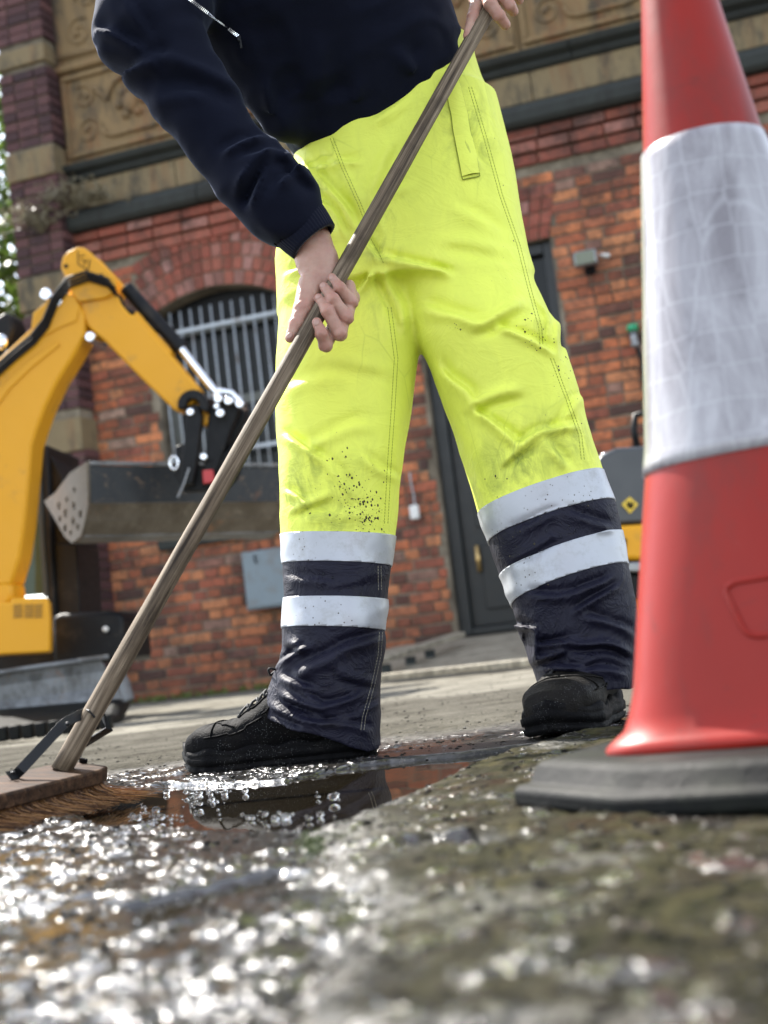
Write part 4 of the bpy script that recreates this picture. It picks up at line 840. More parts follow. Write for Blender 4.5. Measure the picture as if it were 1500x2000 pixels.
for x in (1230, 1420):
    c = P(x, 1215, 6.55); c[2] = .20; bm = bmesh.new(); tube(bm, [c+[0, -.08, 0], c+[0, -.07, 0], c+[0, .10, 0], c+[0, .11, 0]], [.14, .20, .20, .14], 28); tw = part('tyre', bm, M['rubber'], dm, smooth=False, bevel=.02)
    bm = bmesh.new(); cyl(bm, c+[0, -.09, 0], c+[0, -.06, 0], .09, 20); part('rim', bm, M['yellow'], tw)
# ------------------------------------------------------------------ traffic cone
KZ = .004
c_l = G(1006, 1578, KZ); c_f = G(1208, 1602, KZ); e_f = G(1500, 1591, KZ)
fx = (e_f-c_f)[:2]; fx /= np.linalg.norm(fx); fy = np.array([-fx[1], fx[0]]); 
L_l = c_l[:2]-c_f[:2]; cxl = L_l@fx; cyl_ = L_l@fy; half = .21; ch = abs(cxl)
ctr = c_f[:2]+fx*(half-ch)+fy*half
cbot = np.array([ctr[0], ctr[1], KZ+.0385]); ctop = P(1325, 0, 1.20)
cone = thing('traffic_cone', 'red traffic cone with white reflective sleeve on a black rubber base in the right foreground', 'traffic cone', (cbot[0], cbot[1], KZ))
axis = ctop-cbot; AXL = axis/np.linalg.norm(axis); bb0 = np.array([fx[0], fx[1], 0]); bb0 -= AXL*(bb0@AXL); bb0 /= np.linalg.norm(bb0); bb1 = np.cross(AXL, bb0)
def sq(a, k): # mix of circle (k=0) and rounded square (k=1), radius factor at angle a
    p_ = 2+5*k; return (abs(math.cos(a))**p_+abs(math.sin(a))**p_)**(-1/p_)
def ringpts(h, r_, k, n=96): return [cbot+AXL*h+(bb0*math.cos(a)+bb1*math.sin(a))*r_*sq(a, k) for a in np.linspace(0, 2*math.pi, n, endpoint=False)]
def loft(rings, name, mat, parent, close_top=True, close_bot=True, **kw):
    bm = bmesh.new(); vv = [[bm.verts.new(Vector(q)) for q in r_] for r_ in rings]; n = len(vv[0])
    for i in range(len(vv)-1):
        for j in range(n): bm.faces.new((vv[i][j], vv[i][(j+1) % n], vv[i+1][(j+1) % n], vv[i+1][j]))
    if close_bot: bm.faces.new(vv[0][::-1])
    if close_top: bm.faces.new(vv[-1])
    return part(name, bm, mat, parent, smooth=True, **kw)
Hc = np.linalg.norm(axis); r_top = 75*1.20/FPX; 
def rad(h): return r_top + (Hc-h)*(.1225-r_top)/Hc
body_r = []
for h, extra, k in [(-.001, .004, 1), (.001, .0085, 1), (.006, .009, .97), (.011, .006, .85), (.018, .001, .6), (.030, .0, .45)]: body_r.append(ringpts(h, rad(h)+extra, k))
for t in np.linspace(.05, Hc+.075, 40): body_r.append(ringpts(t, rad(t), max(0, .4*(1-t/.25))))
cb_ = loft(body_r, 'cone_body', M['cone'], cone)
# sleeve between the two red parts: heights from the photograph
def h_at(x, y): d = ray(x, y); return None
hs0, hs1 = .226, .5035
sl_r = [ringpts(hs0, rad(hs0)+.0002, 0)]+[ringpts(t, rad(t)+.0022, max(0, .4*(1-t/.25))) for t in np.linspace(hs0+.0008, hs1-.0008, 30)]+[ringpts(hs1, rad(hs1)+.0002, 0)]
loft(sl_r, 'reflective_sleeve', M['sleeve'], cone, False, False)
# moulded outline on the lower body
bm = bmesh.new()
def on_cone(x, y, off=.0):
    d = ray(x, y); lo, hi = .6, 1.20
    for t in np.linspace(.8, 1.4, 2500):
        q = CC+d*t-cbot; h = q@AXL; rr = np.linalg.norm(q-AXL*h)
        a = math.atan2(q@bb1, q@bb0)
        if rr < rad(h)*sq(a, max(0, .4*(1-h/.25)))+off: return CC+d*t
    return CC+d*1.2
ol = [(1600, 1118), (1500, 1126), (1436, 1137), (1422, 1145), (1418, 1156), (1436, 1196), (1452, 1228), (1462, 1238), (1480, 1242), (1600, 1236)]
tube(bm, [on_cone(x, y) for x, y in ol], .0026, 8); part('moulded_outline', bm, M['cone'], cb_, smooth=True)
# base: octagon in two steps
def octo(hf, c_, z, zj=0): return [np.array([*(ctr+fx*a+fy*b), z]) for a, b in ((-hf+c_, -hf), (hf-c_, -hf), (hf, -hf+cyl_*c_/ch), (hf, hf-c_), (hf-c_, hf), (-hf+c_, hf), (-hf, hf-c_), (-hf, -hf+cyl_*c_/ch))]
bm = bmesh.new(); prev = None
for z, ins in ((0, .003), (.003, 0), (.014, 0), (.0175, .0035), (.0190, .011), (.0205, .0125), (.031, .0165), (.0355, .021), (.0375, .030), (.0382, .040)):
    r_ = [bm.verts.new(Vector(q)) for q in octo(half-ins, ch-ins*.4, KZ+z)]
    if prev: 
        for j in range(8): bm.faces.new((prev[j], prev[(j+1) % 8], r_[(j+1) % 8], r_[j]))
    else: bm.faces.new(r_[::-1])
    prev = r_
bm.faces.new(prev); part('rubber_base', bm, M['rubber'], cone, bevel=.0028)
# ------------------------------------------------------------------ broom
A0 = P(225, 1497, 1.80); B0 = P(172, 1476, 1.87); C0 = P(25, 1546, 1.62)
e1 = (C0-A0); L1 = np.linalg.norm(e1); e1 /= L1; e2 = B0-A0; e2 -= e1*(e1@e2); Wd = np.linalg.norm(e2); e2 /= Wd; e3 = np.cross(e2, e1); e3 = e3 if e3[2] > 0 else -e3
H0 = P(118, 1506, 1.765); H1 = P(974, -14, 2.20); HD = (H1-H0)/np.linalg.norm(H1-H0)
broom = thing('broom', 'wooden yard broom with long weathered handle and brown bristles pushed over the wet ground', 'broom', (A0[0], A0[1], 0))
LB = .44; o_ = lambda a, b, c: A0+e1*a+e2*b+e3*c
bm = bmesh.new(); cf = .03; prism(bm, [o_(cf, 0, 0), o_(LB-cf, 0, 0), o_(LB, cf*.5, 0), o_(LB, Wd-cf*.5, 0), o_(LB-cf, Wd, 0), o_(cf, Wd, 0), o_(0, Wd-cf*.5, 0), o_(0, cf*.35, 0)], -e3*.019)
hb = part('broom_head', bm, M['block'], broom, bevel=.003)
# handle: mesh along its own z so the grain follows it
bm = bmesh.new(); Lh = np.linalg.norm(H1-H0)+.10; rings = 60; n = 28; vv = []
for i in range(rings+1):
    t = i/rings; z = t*Lh; r_ = (.0128-.0009*t)*(1+.012*math.sin(t*23)+.01*math.sin(t*57+1)); ox = .0012*math.sin(t*9); vv.append([bm.verts.new((ox+r_*math.cos(a)*(1+.012*math.sin(a*3+t*4)), r_*math.sin(a), z)) for a in np.linspace(0, 2*math.pi, n, endpoint=False)])
for i in range(rings):
    for j in range(n): bm.faces.new((vv[i][j], vv[i][(j+1) % n], vv[i+1][(j+1) % n], vv[i+1][j]))
bm.faces.new(vv[0][::-1]); bm.faces.new(vv[-1])
hnd = bm_obj('handle', bm, M['handle'], None, smooth=True); hnd.parent = broom; hnd.matrix_local = Matrix.Translation(Vector(H0)-broom.location) @ Vector(HD).to_track_quat('Z', 'Y').to_matrix().to_4x4()
# iron stay straps
def strap(pts, wd, th, name, parent, side):
    bm = bmesh.new(); prev = None; side = np.asarray(side)/np.linalg.norm(side)
    for i, q in enumerate(pts):
        t = pts[min(i+1, len(pts)-1)]-pts[max(i-1, 0)]; t = t/np.linalg.norm(t); s_ = side-t*(t@side); s_ /= np.linalg.norm(s_); u_ = np.cross(t, s_)
        r_ = [bm.verts.new(Vector(q+s_*a*wd/2+u_*b*th/2)) for a, b in ((-1, -1), (1, -1), (1, 1), (-1, 1))]
        if prev:
            for j in range(4): bm.faces.new((prev[j], prev[(j+1) % 4], r_[(j+1) % 4], r_[j]))
        else: bm.faces.new(r_[::-1])
        prev = r_
    bm.faces.new(prev); return part(name, bm, M['iron'], parent, bevel=.0006)
hp_ = H0+HD*.078
f1 = P(22, 1517, 1.69); f2 = P(157, 1488, 1.80)
st_ = strap([f1-e1*-.004+e3*.001, f1+e3*.002-e1*.010, P(40, 1506, 1.695)+e3*.001, P(120, 1418, 1.745), P(132, 1408, 1.755), hp_-np.array([.008, .0, -.004]), hp_+np.array([.004, -.016, .002])], .0125, .0022, 'stay_strap', broom, CR-CU*.9)
st2 = strap([hp_+np.array([.010, .012, 0]), hp_+np.array([.016, .02, -.02]), P(155, 1460, 1.83), P(156, 1484, 1.815), P(170, 1489, 1.815)], .010, .0022, 'stay_strap', broom, HD+e1)
bm = bmesh.new(); blob(bm, P(25, 1514, 1.686)+e3*.003, .0035, 2, (1, 1, .6)); blob(bm, P(132, 1414, 1.74), .003, 2); part('screw', bm, M['iron'], broom, smooth=True)
# bristles
nb_ = 4200; Vb = []; Fb = []
for k in range(nb_):
    a = rng.uniform(.004, LB-.006); b = rng.uniform(.012, Wd-.006); base = o_(a, b, -.018)
    fwdn = rng.uniform(.4, 1.0)*(1 if b < Wd*.7 else .4); rt = math.exp(-a/.07)
    cl = float(vnoise(np.array([a*60.]), np.array([b*30.]), 3.0)[0]); flare = -e2*(.036+.016*rng.rand()+.014*cl)*fwdn - e1*(.022+.070*rt*rng.rand()+.012*rng.rand()) + np.array([rng.normal(), rng.normal(), 0])*.005
    L = rng.uniform(.62, 1.22); tipz = rng.uniform(-.003, .006)
    pts_ = []
    for t in (0, .25, .5, .75, 1.0):
        p_ = base+flare*(t**1.7)*L; zt = base[2]+(tipz+.004*max(cl, 0)*t-base[2])*(t**.85); pts_.append(np.array([p_[0], p_[1], zt+rng.normal()*.0004]))
    tk = pts_[-1]-pts_[0]; sdv = np.cross(tk, [0, -1, .3]); sdv /= np.linalg.norm(sdv); nn_ = np.cross(sdv, tk); nn_ /= np.linalg.norm(nn_); s0 = len(Vb); r_ = .00065
    for i, q in enumerate(pts_):
        rr = r_*(1-.5*i/4)
        for a_ in (0, 2.1, 4.2): Vb.append(q+rr*(math.cos(a_)*sdv+math.sin(a_)*nn_))
    for i in range(4):
        for j in range(3): Fb.append((s0+i*3+j, s0+i*3+(j+1) % 3, s0+(i+1)*3+(j+1) % 3, s0+(i+1)*3+j))
br = mesh_np('bristles', Vb, np.array(Fb), M['bristle']); br.parent = broom; br.location = -broom.location; tag(br, kind='stuff')
# ------------------------------------------------------------------ the person
per = thing('person', 'person in navy sweatshirt, yellow hi-vis trousers and black boots, bent over a broom', 'person', (.02, 2.2, 0))
def attach(o, parent):
    off = Vector((0, 0, 0)); r_ = parent
    while r_ is not None: off += Vector(r_.location); r_ = r_.parent
    o.parent = parent; o.location = Vector(o.location)-off; return o
def Yleg(py): return float(np.interp(py, [100, 300, 500, 700, 900, 1450], [2.30, 2.29, 2.26, 2.23, 2.19, 2.16]))
def edge(lst, dY=0.0):
    a = np.array([P(x, y, Yleg(y)+dY) for x, y in lst]); i = np.argsort(a[:, 2]); return a[i, 2], a[i, 0]
AL = edge([(628, 300), (560, 400), (549, 500), (546, 600), (541, 700), (538, 800), (543, 880), (545, 960), (547, 1040), (552, 1100), (554, 1165), (550, 1225), (546, 1265), (532, 1320), (516, 1375), (512, 1420), (505, 1470)])
AR = edge([(800, 300), (820, 450), (838, 560), (832, 640), (817, 690), (806, 760), (793, 850), (778, 950), (769, 1045), (763, 1105), (758, 1180), (753, 1235), (756, 1262), (750, 1290), (741, 1330), (741, 1440), (741, 1470)])
BL = edge([(700, 300), (738, 420), (748, 500), (768, 560), (795, 620), (818, 676), (848, 740), (878, 820), (902, 890), (934, 1002), (955, 1065), (976, 1122), (1000, 1185), (1011, 1225), (1028, 1275), (1056, 1345), (1070, 1400)])
BR = edge([(975, 260), (988, 310), (1004, 400), (1024, 500), (1044, 570), (1066, 625), (1088, 655), (1106, 720), (1136, 800), (1160, 880), (1174, 925), (1195, 985), (1208, 1042), (1222, 1110), (1238, 1170), (1244, 1230), (1238, 1290), (1230, 1345), (1225, 1400)])
PL = edge([(640, 190), (612, 270), (582, 300), (572, 360), (556, 430), (549, 500), (560, 560)]); PR = edge([(925, 110), (938, 150), (960, 200), (986, 300), (1005, 400), (1018, 480), (1030, 540)])
FOLDS = [  # (x0, y0, x1, y1, width m, height m, valley side +1/-1)
 (752, 512, 870, 556, .016, .0120, 1), (745, 470, 720, 410, .012, .005, 1), (758, 540, 800, 640, .014, .008, -1),
 (820, 610, 935, 655, .020, .011, 1), (930, 656, 1012, 612, .016, .013, -1), (965, 655, 1080, 694, .013, .011, 1), (1085, 640, 1092, 690, .016, .010, 1), (1040, 600, 1062, 682, .012, -.006, 1),
 (860, 720, 912, 792, .018, .010, 1), (905, 792, 1010, 768, .016, .010, -1), (908, 800, 1012, 868, .014, .012, 1), (1010, 868, 1060, 842, .013, .010, 1), (1062, 846, 1128, 832, .012, .010, 1), (1090, 838, 1150, 780, .013, .006, 1), (985, 905, 1035, 862, .014, .009, -1), (1060, 870, 1100, 910, .015, .008, 1),
 (590, 320, 690, 455, .014, .010, 1), (592, 370, 680, 470, .012, .008, 1), (640, 300, 700, 420, .018, .007, -1), (600, 330, 700, 330, .016, .007, 1), (720, 260, 800, 215, .022, .008, 1), (760, 300, 712, 400, .020, .007, 1), (740, 400, 800, 380, .018, .005, 1), (880, 420, 960, 470, .025, .005, 1), (860, 480, 980, 500, .022, .006, -1), (700, 470, 748, 520, .012, .010, 1), (690, 590, 745, 540, .013, .008, 1), (560, 520, 640, 500, .014, .006, 1), (880, 260, 930, 330, .016, .005, 1),
 (548, 850, 640, 905, .016, .010, 1), (640, 905, 690, 960, .014, .006, 1), (575, 1000, 650, 965, .014, .007, -1), (600, 870, 720, 830, .022, .006, 1), (560, 760, 660, 740, .025, .004, 1), (640, 690, 760, 720, .028, .004, -1), (700, 900, 780, 930, .016, .005, 1), (550, 960, 600, 985, .012, .006, 1), (610, 1010, 720, 1000, .018, .003, 1),
 (560, 1125, 640, 1142, .013, .005, 1), (650, 1150, 740, 1120, .012, .003, -1),
 (552, 1262, 590, 1282, .012, .010, -1), (545, 1300, 600, 1275, .010, .009, 1), (585, 1325, 745, 1240, .016, .012, 1), (560, 1330, 620, 1345, .012, .010, 1), (560, 1362, 640, 1385, .012, .014, -1), (640, 1382, 700, 1350, .013, .009, 1), (600, 1352, 640, 1372, .010, .008, 1), (530, 1385, 600, 1412, .010, .009, -1), (600, 1412, 730, 1430, .010, .007, 1), (660, 1300, 735, 1330, .014, .006, -1), (700, 1390, 742, 1370, .010, .006, 1), (640, 1420, 700, 1402, .010, .005, 1),
 (1000, 1040, 1090, 1010, .014, .006, 1), (1110, 1010, 1195, 1030, .014, .008, 1), (1000, 1090, 1080, 1050, .012, .006, -1),
 (1010, 1215, 1046, 1222, .009, .014, 1), (1046, 1222, 1048, 1300, .011, .013, -1), (1040, 1170, 1110, 1158, .013, .009, 1), (1110, 1158, 1200, 1128, .012, .011, 1), (1120, 1190, 1215, 1145, .011, .010, 1), (1060, 1262, 1120, 1245, .012, .013, 1), (1120, 1248, 1230, 1275, .012, .011, -1), (1140, 1200, 1235, 1240, .014, .009, 1), (1050, 1300, 1110, 1262, .011, .010, -1), (1090, 1298, 1220, 1320, .012, .008, 1), (1070, 1310, 1160, 1290, .009, .007, -1)]
FW = []
for x0, y0, x1, y1, wd, am, sg in FOLDS:
    a = P(x0, y0, Yleg(y0)-.08); b = P(x1, y1, Yleg(y1)-.08); FW.append((a[0], a[2], b[0], b[2], wd, am, sg))
def fold_disp(x, z):
    d = np.zeros_like(x)
    xw = x+.010*vnoise(x*18, z*18, seed=41); zw = z+.010*vnoise(x*18, z*18, seed=43)
    for ax_, az_, bx_, bz_, wd, am, sg in FW:
        ex, ez = bx_-ax_, bz_-az_; L = math.hypot(ex, ez); ex /= L; ez /= L; m = (np.abs(xw-(ax_+bx_)/2) < L/2+4*wd) & (np.abs(zw-(az_+bz_)/2) < L/2+4*wd)
        t = (xw[m]-ax_)*ex+(zw[m]-az_)*ez; s_ = ((xw[m]-ax_)*-ez+(zw[m]-az_)*ex)*sg; tp = smooth01((t+wd)/(2.2*wd))*smooth01((L-t+wd)/(2.2*wd)); w_ = wd*.47
        d[m] += am*.95*tp*(np.exp(-(s_/w_)**2)-.85*np.exp(-((s_-1.5*w_)/(w_*.9))**2))
    return d
def ell(X, Y, Z, L_, R_, yc, yd, p_=2.25):
    l = np.interp(Z, *L_); r_ = np.interp(Z, *R_); cx = (l+r_)/2; wx = np.maximum((r_-l)/2, .02)
    q = (np.abs((X-cx)/wx)**p_+np.abs((Y-yc)/yd)**p_)**(1/p_); return (q-1)*np.minimum(wx, yd)
zc = P(800, 690, 2.2)[2]; zwaist_a, zwaist_b = P(600, 290, 2.3), P(915, 112, 2.3)
hemA = [P(505, 1388, 2.16), P(640, 1446, 2.08), P(745, 1450, 2.16)]; hemB = [P(1050, 1345, 2.16), P(1150, 1352, 2.05), P(1245, 1335, 2.2)]
def pl(p3, up=True):
    n_ = np.cross(p3[1]-p3[0], p3[2]-p3[0]); n_ /= np.linalg.norm(n_); n_ = n_ if n_[2] > 0 else -n_; return n_, n_@p3[0]
nA, dA = pl(hemA); nBm, dBm = pl(hemB)
def trouser_field(X, Y, Z):
    yc = np.interp(Z, [0, .45, .62, .78, 1.05], [2.155, 2.19, 2.23, 2.28, 2.32])
    yd = np.interp(Z, [0, .10, .3, .5, .65, 1.05], [.098, .088, .082, .092, .108, .125])
    fa = ell(X, Y, Z, AL, AR, yc+.012, yd); fb = ell(X, Y, Z, BL, BR, yc-.028*np.interp(Z, [.45, .62, .75], [0, 1, .3]), yd)
    fa = np.maximum(fa, nA[0]*-X+nA[1]*-Y+nA[2]*-Z+dA); fb = np.maximum(fb, nBm[0]*-X+nBm[1]*-Y+nBm[2]*-Z+dBm)
    zt = P(700, 330, 2.28)[2]; fa = np.maximum(fa, Z-zt-.05); fb = np.maximum(fb, Z-zt-.10)
    zb = P(760, 560, 2.25)[2]; fp = np.maximum(ell(X, Y, Z, PL, PR, yc, yd+.012, 2.3), zb-Z)
    f = smin(smin(fa, fp, .03), smin(fb, fp, .03), .012)
    f = np.maximum(f, (Z-zwaist_a[2]-(zwaist_b[2]-zwaist_a[2])*(X-zwaist_a[0])/(zwaist_b[0]-zwaist_a[0]))*.85-.055)
    m = np.abs(f) < .035; x, y, z = X[m], Y[m], Z[m]; front = smooth01((yc[m]+.03-y)/.05)
    d = fold_disp(x, z)*front
    d += .0030*fbm(x*9, z*6+y*3, y*7, 3, 51) + .0014*np.clip(1-np.abs(vnoise(x*26+2*z, z*15, y*14, 57))*2.2, 0, 1)*(.5+.5*vnoise(x*5, z*5, 0, 58)) + (1-front)*.004*vnoise(x*12, z*9, y*12, 59)
    lower = smooth01((.36-z)/.08); d += lower*(.0022*fbm(x*16, z*18, y*14, 3, 61)) + lower*.0022*np.clip(1-np.abs(vnoise(x*11+z*9, z*15-x*10, y*8, 63))*2.2, 0, 1)
    f[m] -= d; return f
tv, tf = surface_nets(trouser_field, (-.24, 1.98, .0), (.50, 2.50, P(900, 90, 2.3)[2]), .0034)
tv = smooth_np(tv, tf, 2, .45)
bm = bmesh.new(); vs = [bm.verts.new(v) for v in tv.tolist()]
for q in tf.tolist():
    try: bm.faces.new((vs[q[0]], vs[q[1]], vs[q[2]], vs[q[3]]))
    except ValueError: pass
bmesh.ops.recalc_face_normals(bm, faces=bm.faces)
dYf = .088
def cutp(L_, C_, R_): return pl([P(*L_, Yleg(L_[1])), P(*C_, Yleg(C_[1])-dYf), P(*R_, Yleg(R_[1]))])
cutA = [cutp((547, 1044), (655, 1036), (768, 1047)), cutp((550, 1101), (655, 1094), (763, 1106)), cutp((553, 1168), (655, 1163), (758, 1171)), cutp((549, 1226), (650, 1222), (753, 1231))]
cutB = [cutp((934, 1004), (1050, 944), (1174, 925)), cutp((955, 1061), (1070, 1001), (1197, 985)), cutp((976, 1124), (1087, 1066), (1209, 1045)), cutp((998, 1184), (1105, 1126), (1222, 1111))]
xsplit = lambda z_: float(np.interp(z_, [0, .35, zc], [.115, .09, P(818, 690, 2.2)[0]]))
zlim = P(818, 860, 2.2)[2]
for k, (planes, side) in enumerate(((cutA, -1), (cutB, 1))):
    for n_, d_ in planes:
        sel = []
        for v in bm.verts:
            if abs(n_[0]*v.co.x+n_[1]*v.co.y+n_[2]*v.co.z-d_) < .012 and (v.co.x-xsplit(v.co.z))*side > 0 and v.co.z < zlim: sel.append(v)
        fs = set(f_ for v in sel for f_ in v.link_faces); es = set(e for f_ in fs for e in f_.edges); ve = set(v for f_ in fs for v in f_.verts)
        bmesh.ops.bisect_plane(bm, geom=list(ve)+list(es)+list(fs), plane_co=Vector(n_*d_), plane_no=Vector(n_), dist=.00001)
bm.faces.ensure_lookup_table()
def seg_of(c):
    if c.z > zlim+.02: return 0
    pls = cutA if c.x < xsplit(c.z) else cutB; k = 0
    for n_, d_ in pls:
        if n_[0]*c.x+n_[1]*c.y+n_[2]*c.z-d_ < 0: k += 1
    return 0 if k == 0 else (k+(0 if c.x < xsplit(c.z) else 4))
groups = {}
for f_ in bm.faces: groups.setdefault(seg_of(f_.calc_center_median()), []).append(f_)
full_bvh = BVHTree.FromBMesh(bm)
bm.normal_update()
def sub_obj(faces, name, mat, parent, push=0.0, label=None):
    idx = {}; V = []; Fs = []; Ns = []
    for f_ in faces:
        r_ = []
        for v in f_.verts:
            if v.index not in idx: idx[v.index] = len(V); V.append(v.co+v.normal*push); Ns.append(v.normal.copy())
            r_.append(idx[v.index])
        Fs.append(r_)
    me = bpy.data.meshes.new(name); me.from_pydata(V, [], Fs); me.update(); o = link(name, me, mat, None, True)
    if push: 
        b2 = bmesh.new(); b2.from_mesh(me); ed = [e for e in b2.edges if e.is_boundary]; ret = bmesh.ops.extrude_edge_only(b2, edges=ed); nv = [g for g in ret['geom'] if isinstance(g, bmesh.types.BMVert)]
        src = {tuple(np.round(v.co, 6)): None for v in nv}; kd = {tuple(np.round(V[i], 6)): Ns[i] for i in range(len(V))}
        for v in nv:
            n_ = kd.get(tuple(np.round(v.co, 6)))
            if n_ is not None: v.co = v.co-n_*(push+.001)
        bmesh.ops.recalc_face_normals(b2, faces=b2.faces); b2.to_mesh(me); b2.free(); me.polygons.foreach_set('use_smooth', [True]*len(me.polygons))
    attach(o, parent); return tag(o, label)
bm.verts.index_update()
trs = sub_obj(groups[0], 'trousers', M['hivis'], per, 0, 'fluorescent yellow waterproof trousers with muddy knees')
at = trs.data.attributes.new('dirt', 'FLOAT', 'POINT'); co = np.zeros(len(trs.data.vertices)*3); trs.data.vertices.foreach_get('co', co); co = co.reshape(-1, 3); dv = np.zeros(len(co))
for x, y, r_, a_ in ((600, 930, .06, 1), (570, 980, .06, .9), (650, 1000, .07, .7), (1010, 900, .07, 1), (1080, 870, .06, .9), (1130, 860, .05, .7), (960, 950, .05, .6), (745, 500, .03, 1.3), (900, 230, .06, .8), (920, 300, .05, .9), (760, 430, .05, .4), (1050, 640, .04, .5), (600, 380, .05, .5), (740, 600, .05, .4), (700, 900, .05, .3)):
    c = P(x, y, Yleg(y)-.09); dv = np.maximum(dv, a_*np.exp(-((co[:, 0]-c[0])**2+(co[:, 2]-c[2])**2)/(r_*r_*.5)))
at.data.foreach_set('value', dv.astype(np.float32))
nv_ = groups
for k, nm, mt, ps, lb in ((1, 'reflective_band', 'reflect', .0016, None), (2, 'navy_panel', 'navy', 0, None), (3, 'reflective_band', 'reflect', .0016, None), (4, 'navy_panel', 'navy', 0, None)):
    for off in (0, 4):
        if k+off in groups: sub_obj(groups[k+off], nm, M[mt], trs, ps, lb)
bm.free()
def hit(x, y, bvh):
    d = Vector(ray(x, y)).normalized(); r_ = bvh.ray_cast(Vector(CC), d, 5); return (np.array(r_[0]), np.array(r_[1])) if r_[0] is not None else (None, None)
def on_surf(line, bvh, off=.0006, step=4):
    out = []
    for (a, b) in zip(line[:-1], line[1:]):
        n_ = max(1, int(math.hypot(b[0]-a[0], b[1]-a[1])/step))
        for i in range(n_):
            p_, nn_ = hit(a[0]+(b[0]-a[0])*i/n_, a[1]+(b[1]-a[1])*i/n_, bvh)
            if p_ is not None and (not out or abs(p_[1]-out[-1][1]) < .03): out.append(p_+(nn_ if nn_@(CC-p_) > 0 else -nn_)*off)
    return out
def stitches(lines, name, mat, parent, r_=.0005, dash=True):
    bm = bmesh.new()
    for ln in lines:
        pt = on_surf(ln, full_bvh, .0002, 3)
        if dash:
            for i in range(0, len(pt)-2, 2): tube(bm, [pt[i], pt[i+1], pt[i]+(pt[i+1]-pt[i])*1.5], r_, 4)
        elif len(pt) > 2: tube(bm, pt, r_, 5)
    return part(name, bm, mat, parent)
def off2(line, dx): return [(x+dx, y) for x, y in line]
s1 = [(757, 600), (770, 700), (764, 800), (757, 900), (750, 1030)]; s2 = [(915, 170), (945, 270), (975, 380), (1010, 480), (1030, 560), (1052, 640), (1055, 680)]; s3 = [(1075, 700), (1105, 780), (1130, 850), (1136, 905)]; s4 = [(645, 270), (668, 330), (700, 400), (715, 440)]; s5 = [(715, 450), (738, 490), (752, 520)]
for s_ in (s1, off2(s1, 7), s2, off2(s2, 6), s3, off2(s3, 6), s4, off2(s4, 6), s5): stitches([s_], 'seam_stitching', M['threadY'], trs)
s6 = [(741, 1235), (738, 1280), (725, 1340), (708, 1400), (704, 1430)]; s7 = [(738, 1105), (739, 1160)]
for s_ in (s6, off2(s6, 6), s7, off2(s7, 6)): stitches([s_], 'seam_stitching', M['threadN'], trs)
# pocket welt: a slim raised flap with sewn outline
fl = [(868, 165), (880, 222), (891, 290), (903, 352), (936, 345), (925, 290), (912, 225), (893, 150)]
bm = bmesh.new(); pt = on_surf(fl+[fl[0]], full_bvh, .0022, 5); tube(bm, pt, .0010, 5); part('pocket_edge', bm, M['threadY'], trs, smooth=True)
L_ = on_surf([(866, 160), (880, 222), (891, 290), (903, 352)], full_bvh, .0034, 6); R_ = on_surf([(893, 150), (912, 225), (925, 290), (936, 345)], full_bvh, .0034, 6); nn = min(len(L_), len(R_)); bm = bmesh.new(); prev = None
for i in range(nn):
    a = L_[int(i*(len(L_)-1)/(nn-1))]; b = R_[int(i*(len(R_)-1)/(nn-1))]; r_ = [bm.verts.new(Vector(a+(b-a)*t+np.array([0, -.0045*math.sin(math.pi*t)*.8, 0]))) for t in np.linspace(0, 1, 6)]
    if prev:
        for j in range(5): bm.faces.new((prev[j], prev[j+1], r_[j+1], r_[j]))
    prev = r_
pk_ = part('pocket_flap', bm, M['hivis'], trs, smooth=True)
# mud specks and rain beads lying on the cloth
def specks(spots, name, mat, parent, rmin, rmax, flat=.5, seedy=1):
    bm = bmesh.new(); rr = np.random.RandomState(seedy)
    for x, y, sx, sy, n_ in spots:
        for _ in range(n_):
            q, nn_ = hit(x+rr.normal()*sx, y+rr.normal()*sy, full_bvh)
            if q is None or q[1] > 2.3: continue
            r_ = rmin+(rmax-rmin)*rr.rand()**3; N_ = Vector(nn_ if nn_@(CC-q) > 0 else -nn_); m = Matrix.Translation(Vector(q)) @ N_.to_track_quat('Z', 'Y').to_matrix().to_4x4() @ Matrix.Diagonal((r_, r_*rr.uniform(.8, 1.7), r_*flat, 1)); bmesh.ops.create_icosphere(bm, subdivisions=1, radius=1, matrix=m)
    o = part(name, bm, mat, parent, smooth=True, kind='stuff'); return o
specks([(672, 930, 8, 30, 22), (690, 985, 22, 25, 90), (720, 1015, 18, 12, 60), (700, 960, 35, 40, 40), (1040, 650, 22, 20, 40), (1100, 700, 20, 25, 18), (970, 945, 12, 12, 16), (640, 960, 40, 40, 30), (985, 520, 15, 30, 7), (890, 640, 10, 6, 8), (1110, 760, 20, 60, 16), (1000, 300, 60, 160, 8), (1010, 1120, 60, 30, 40), (1060, 1000, 60, 30, 22), (650, 1070, 60, 14, 22), (650, 1190, 60, 14, 30), (1130, 1090, 40, 20, 14)], 'mud_specks', M['mud'], trs, .0004, .0020, .35, 4)
specks([(650, 1130, 60, 18, 60), (640, 1290, 60, 35, 130), (660, 1350, 50, 30, 90), (690, 1320, 30, 60, 60), (1100, 1030, 60, 25, 40), (1120, 1200, 60, 35, 90), (1160, 1280, 50, 35, 90), (1060, 1250, 40, 40, 40), (1150, 1075, 30, 18, 30)], 'rain_beads', M['drop'], trs, .0006, .0022, .55, 5)
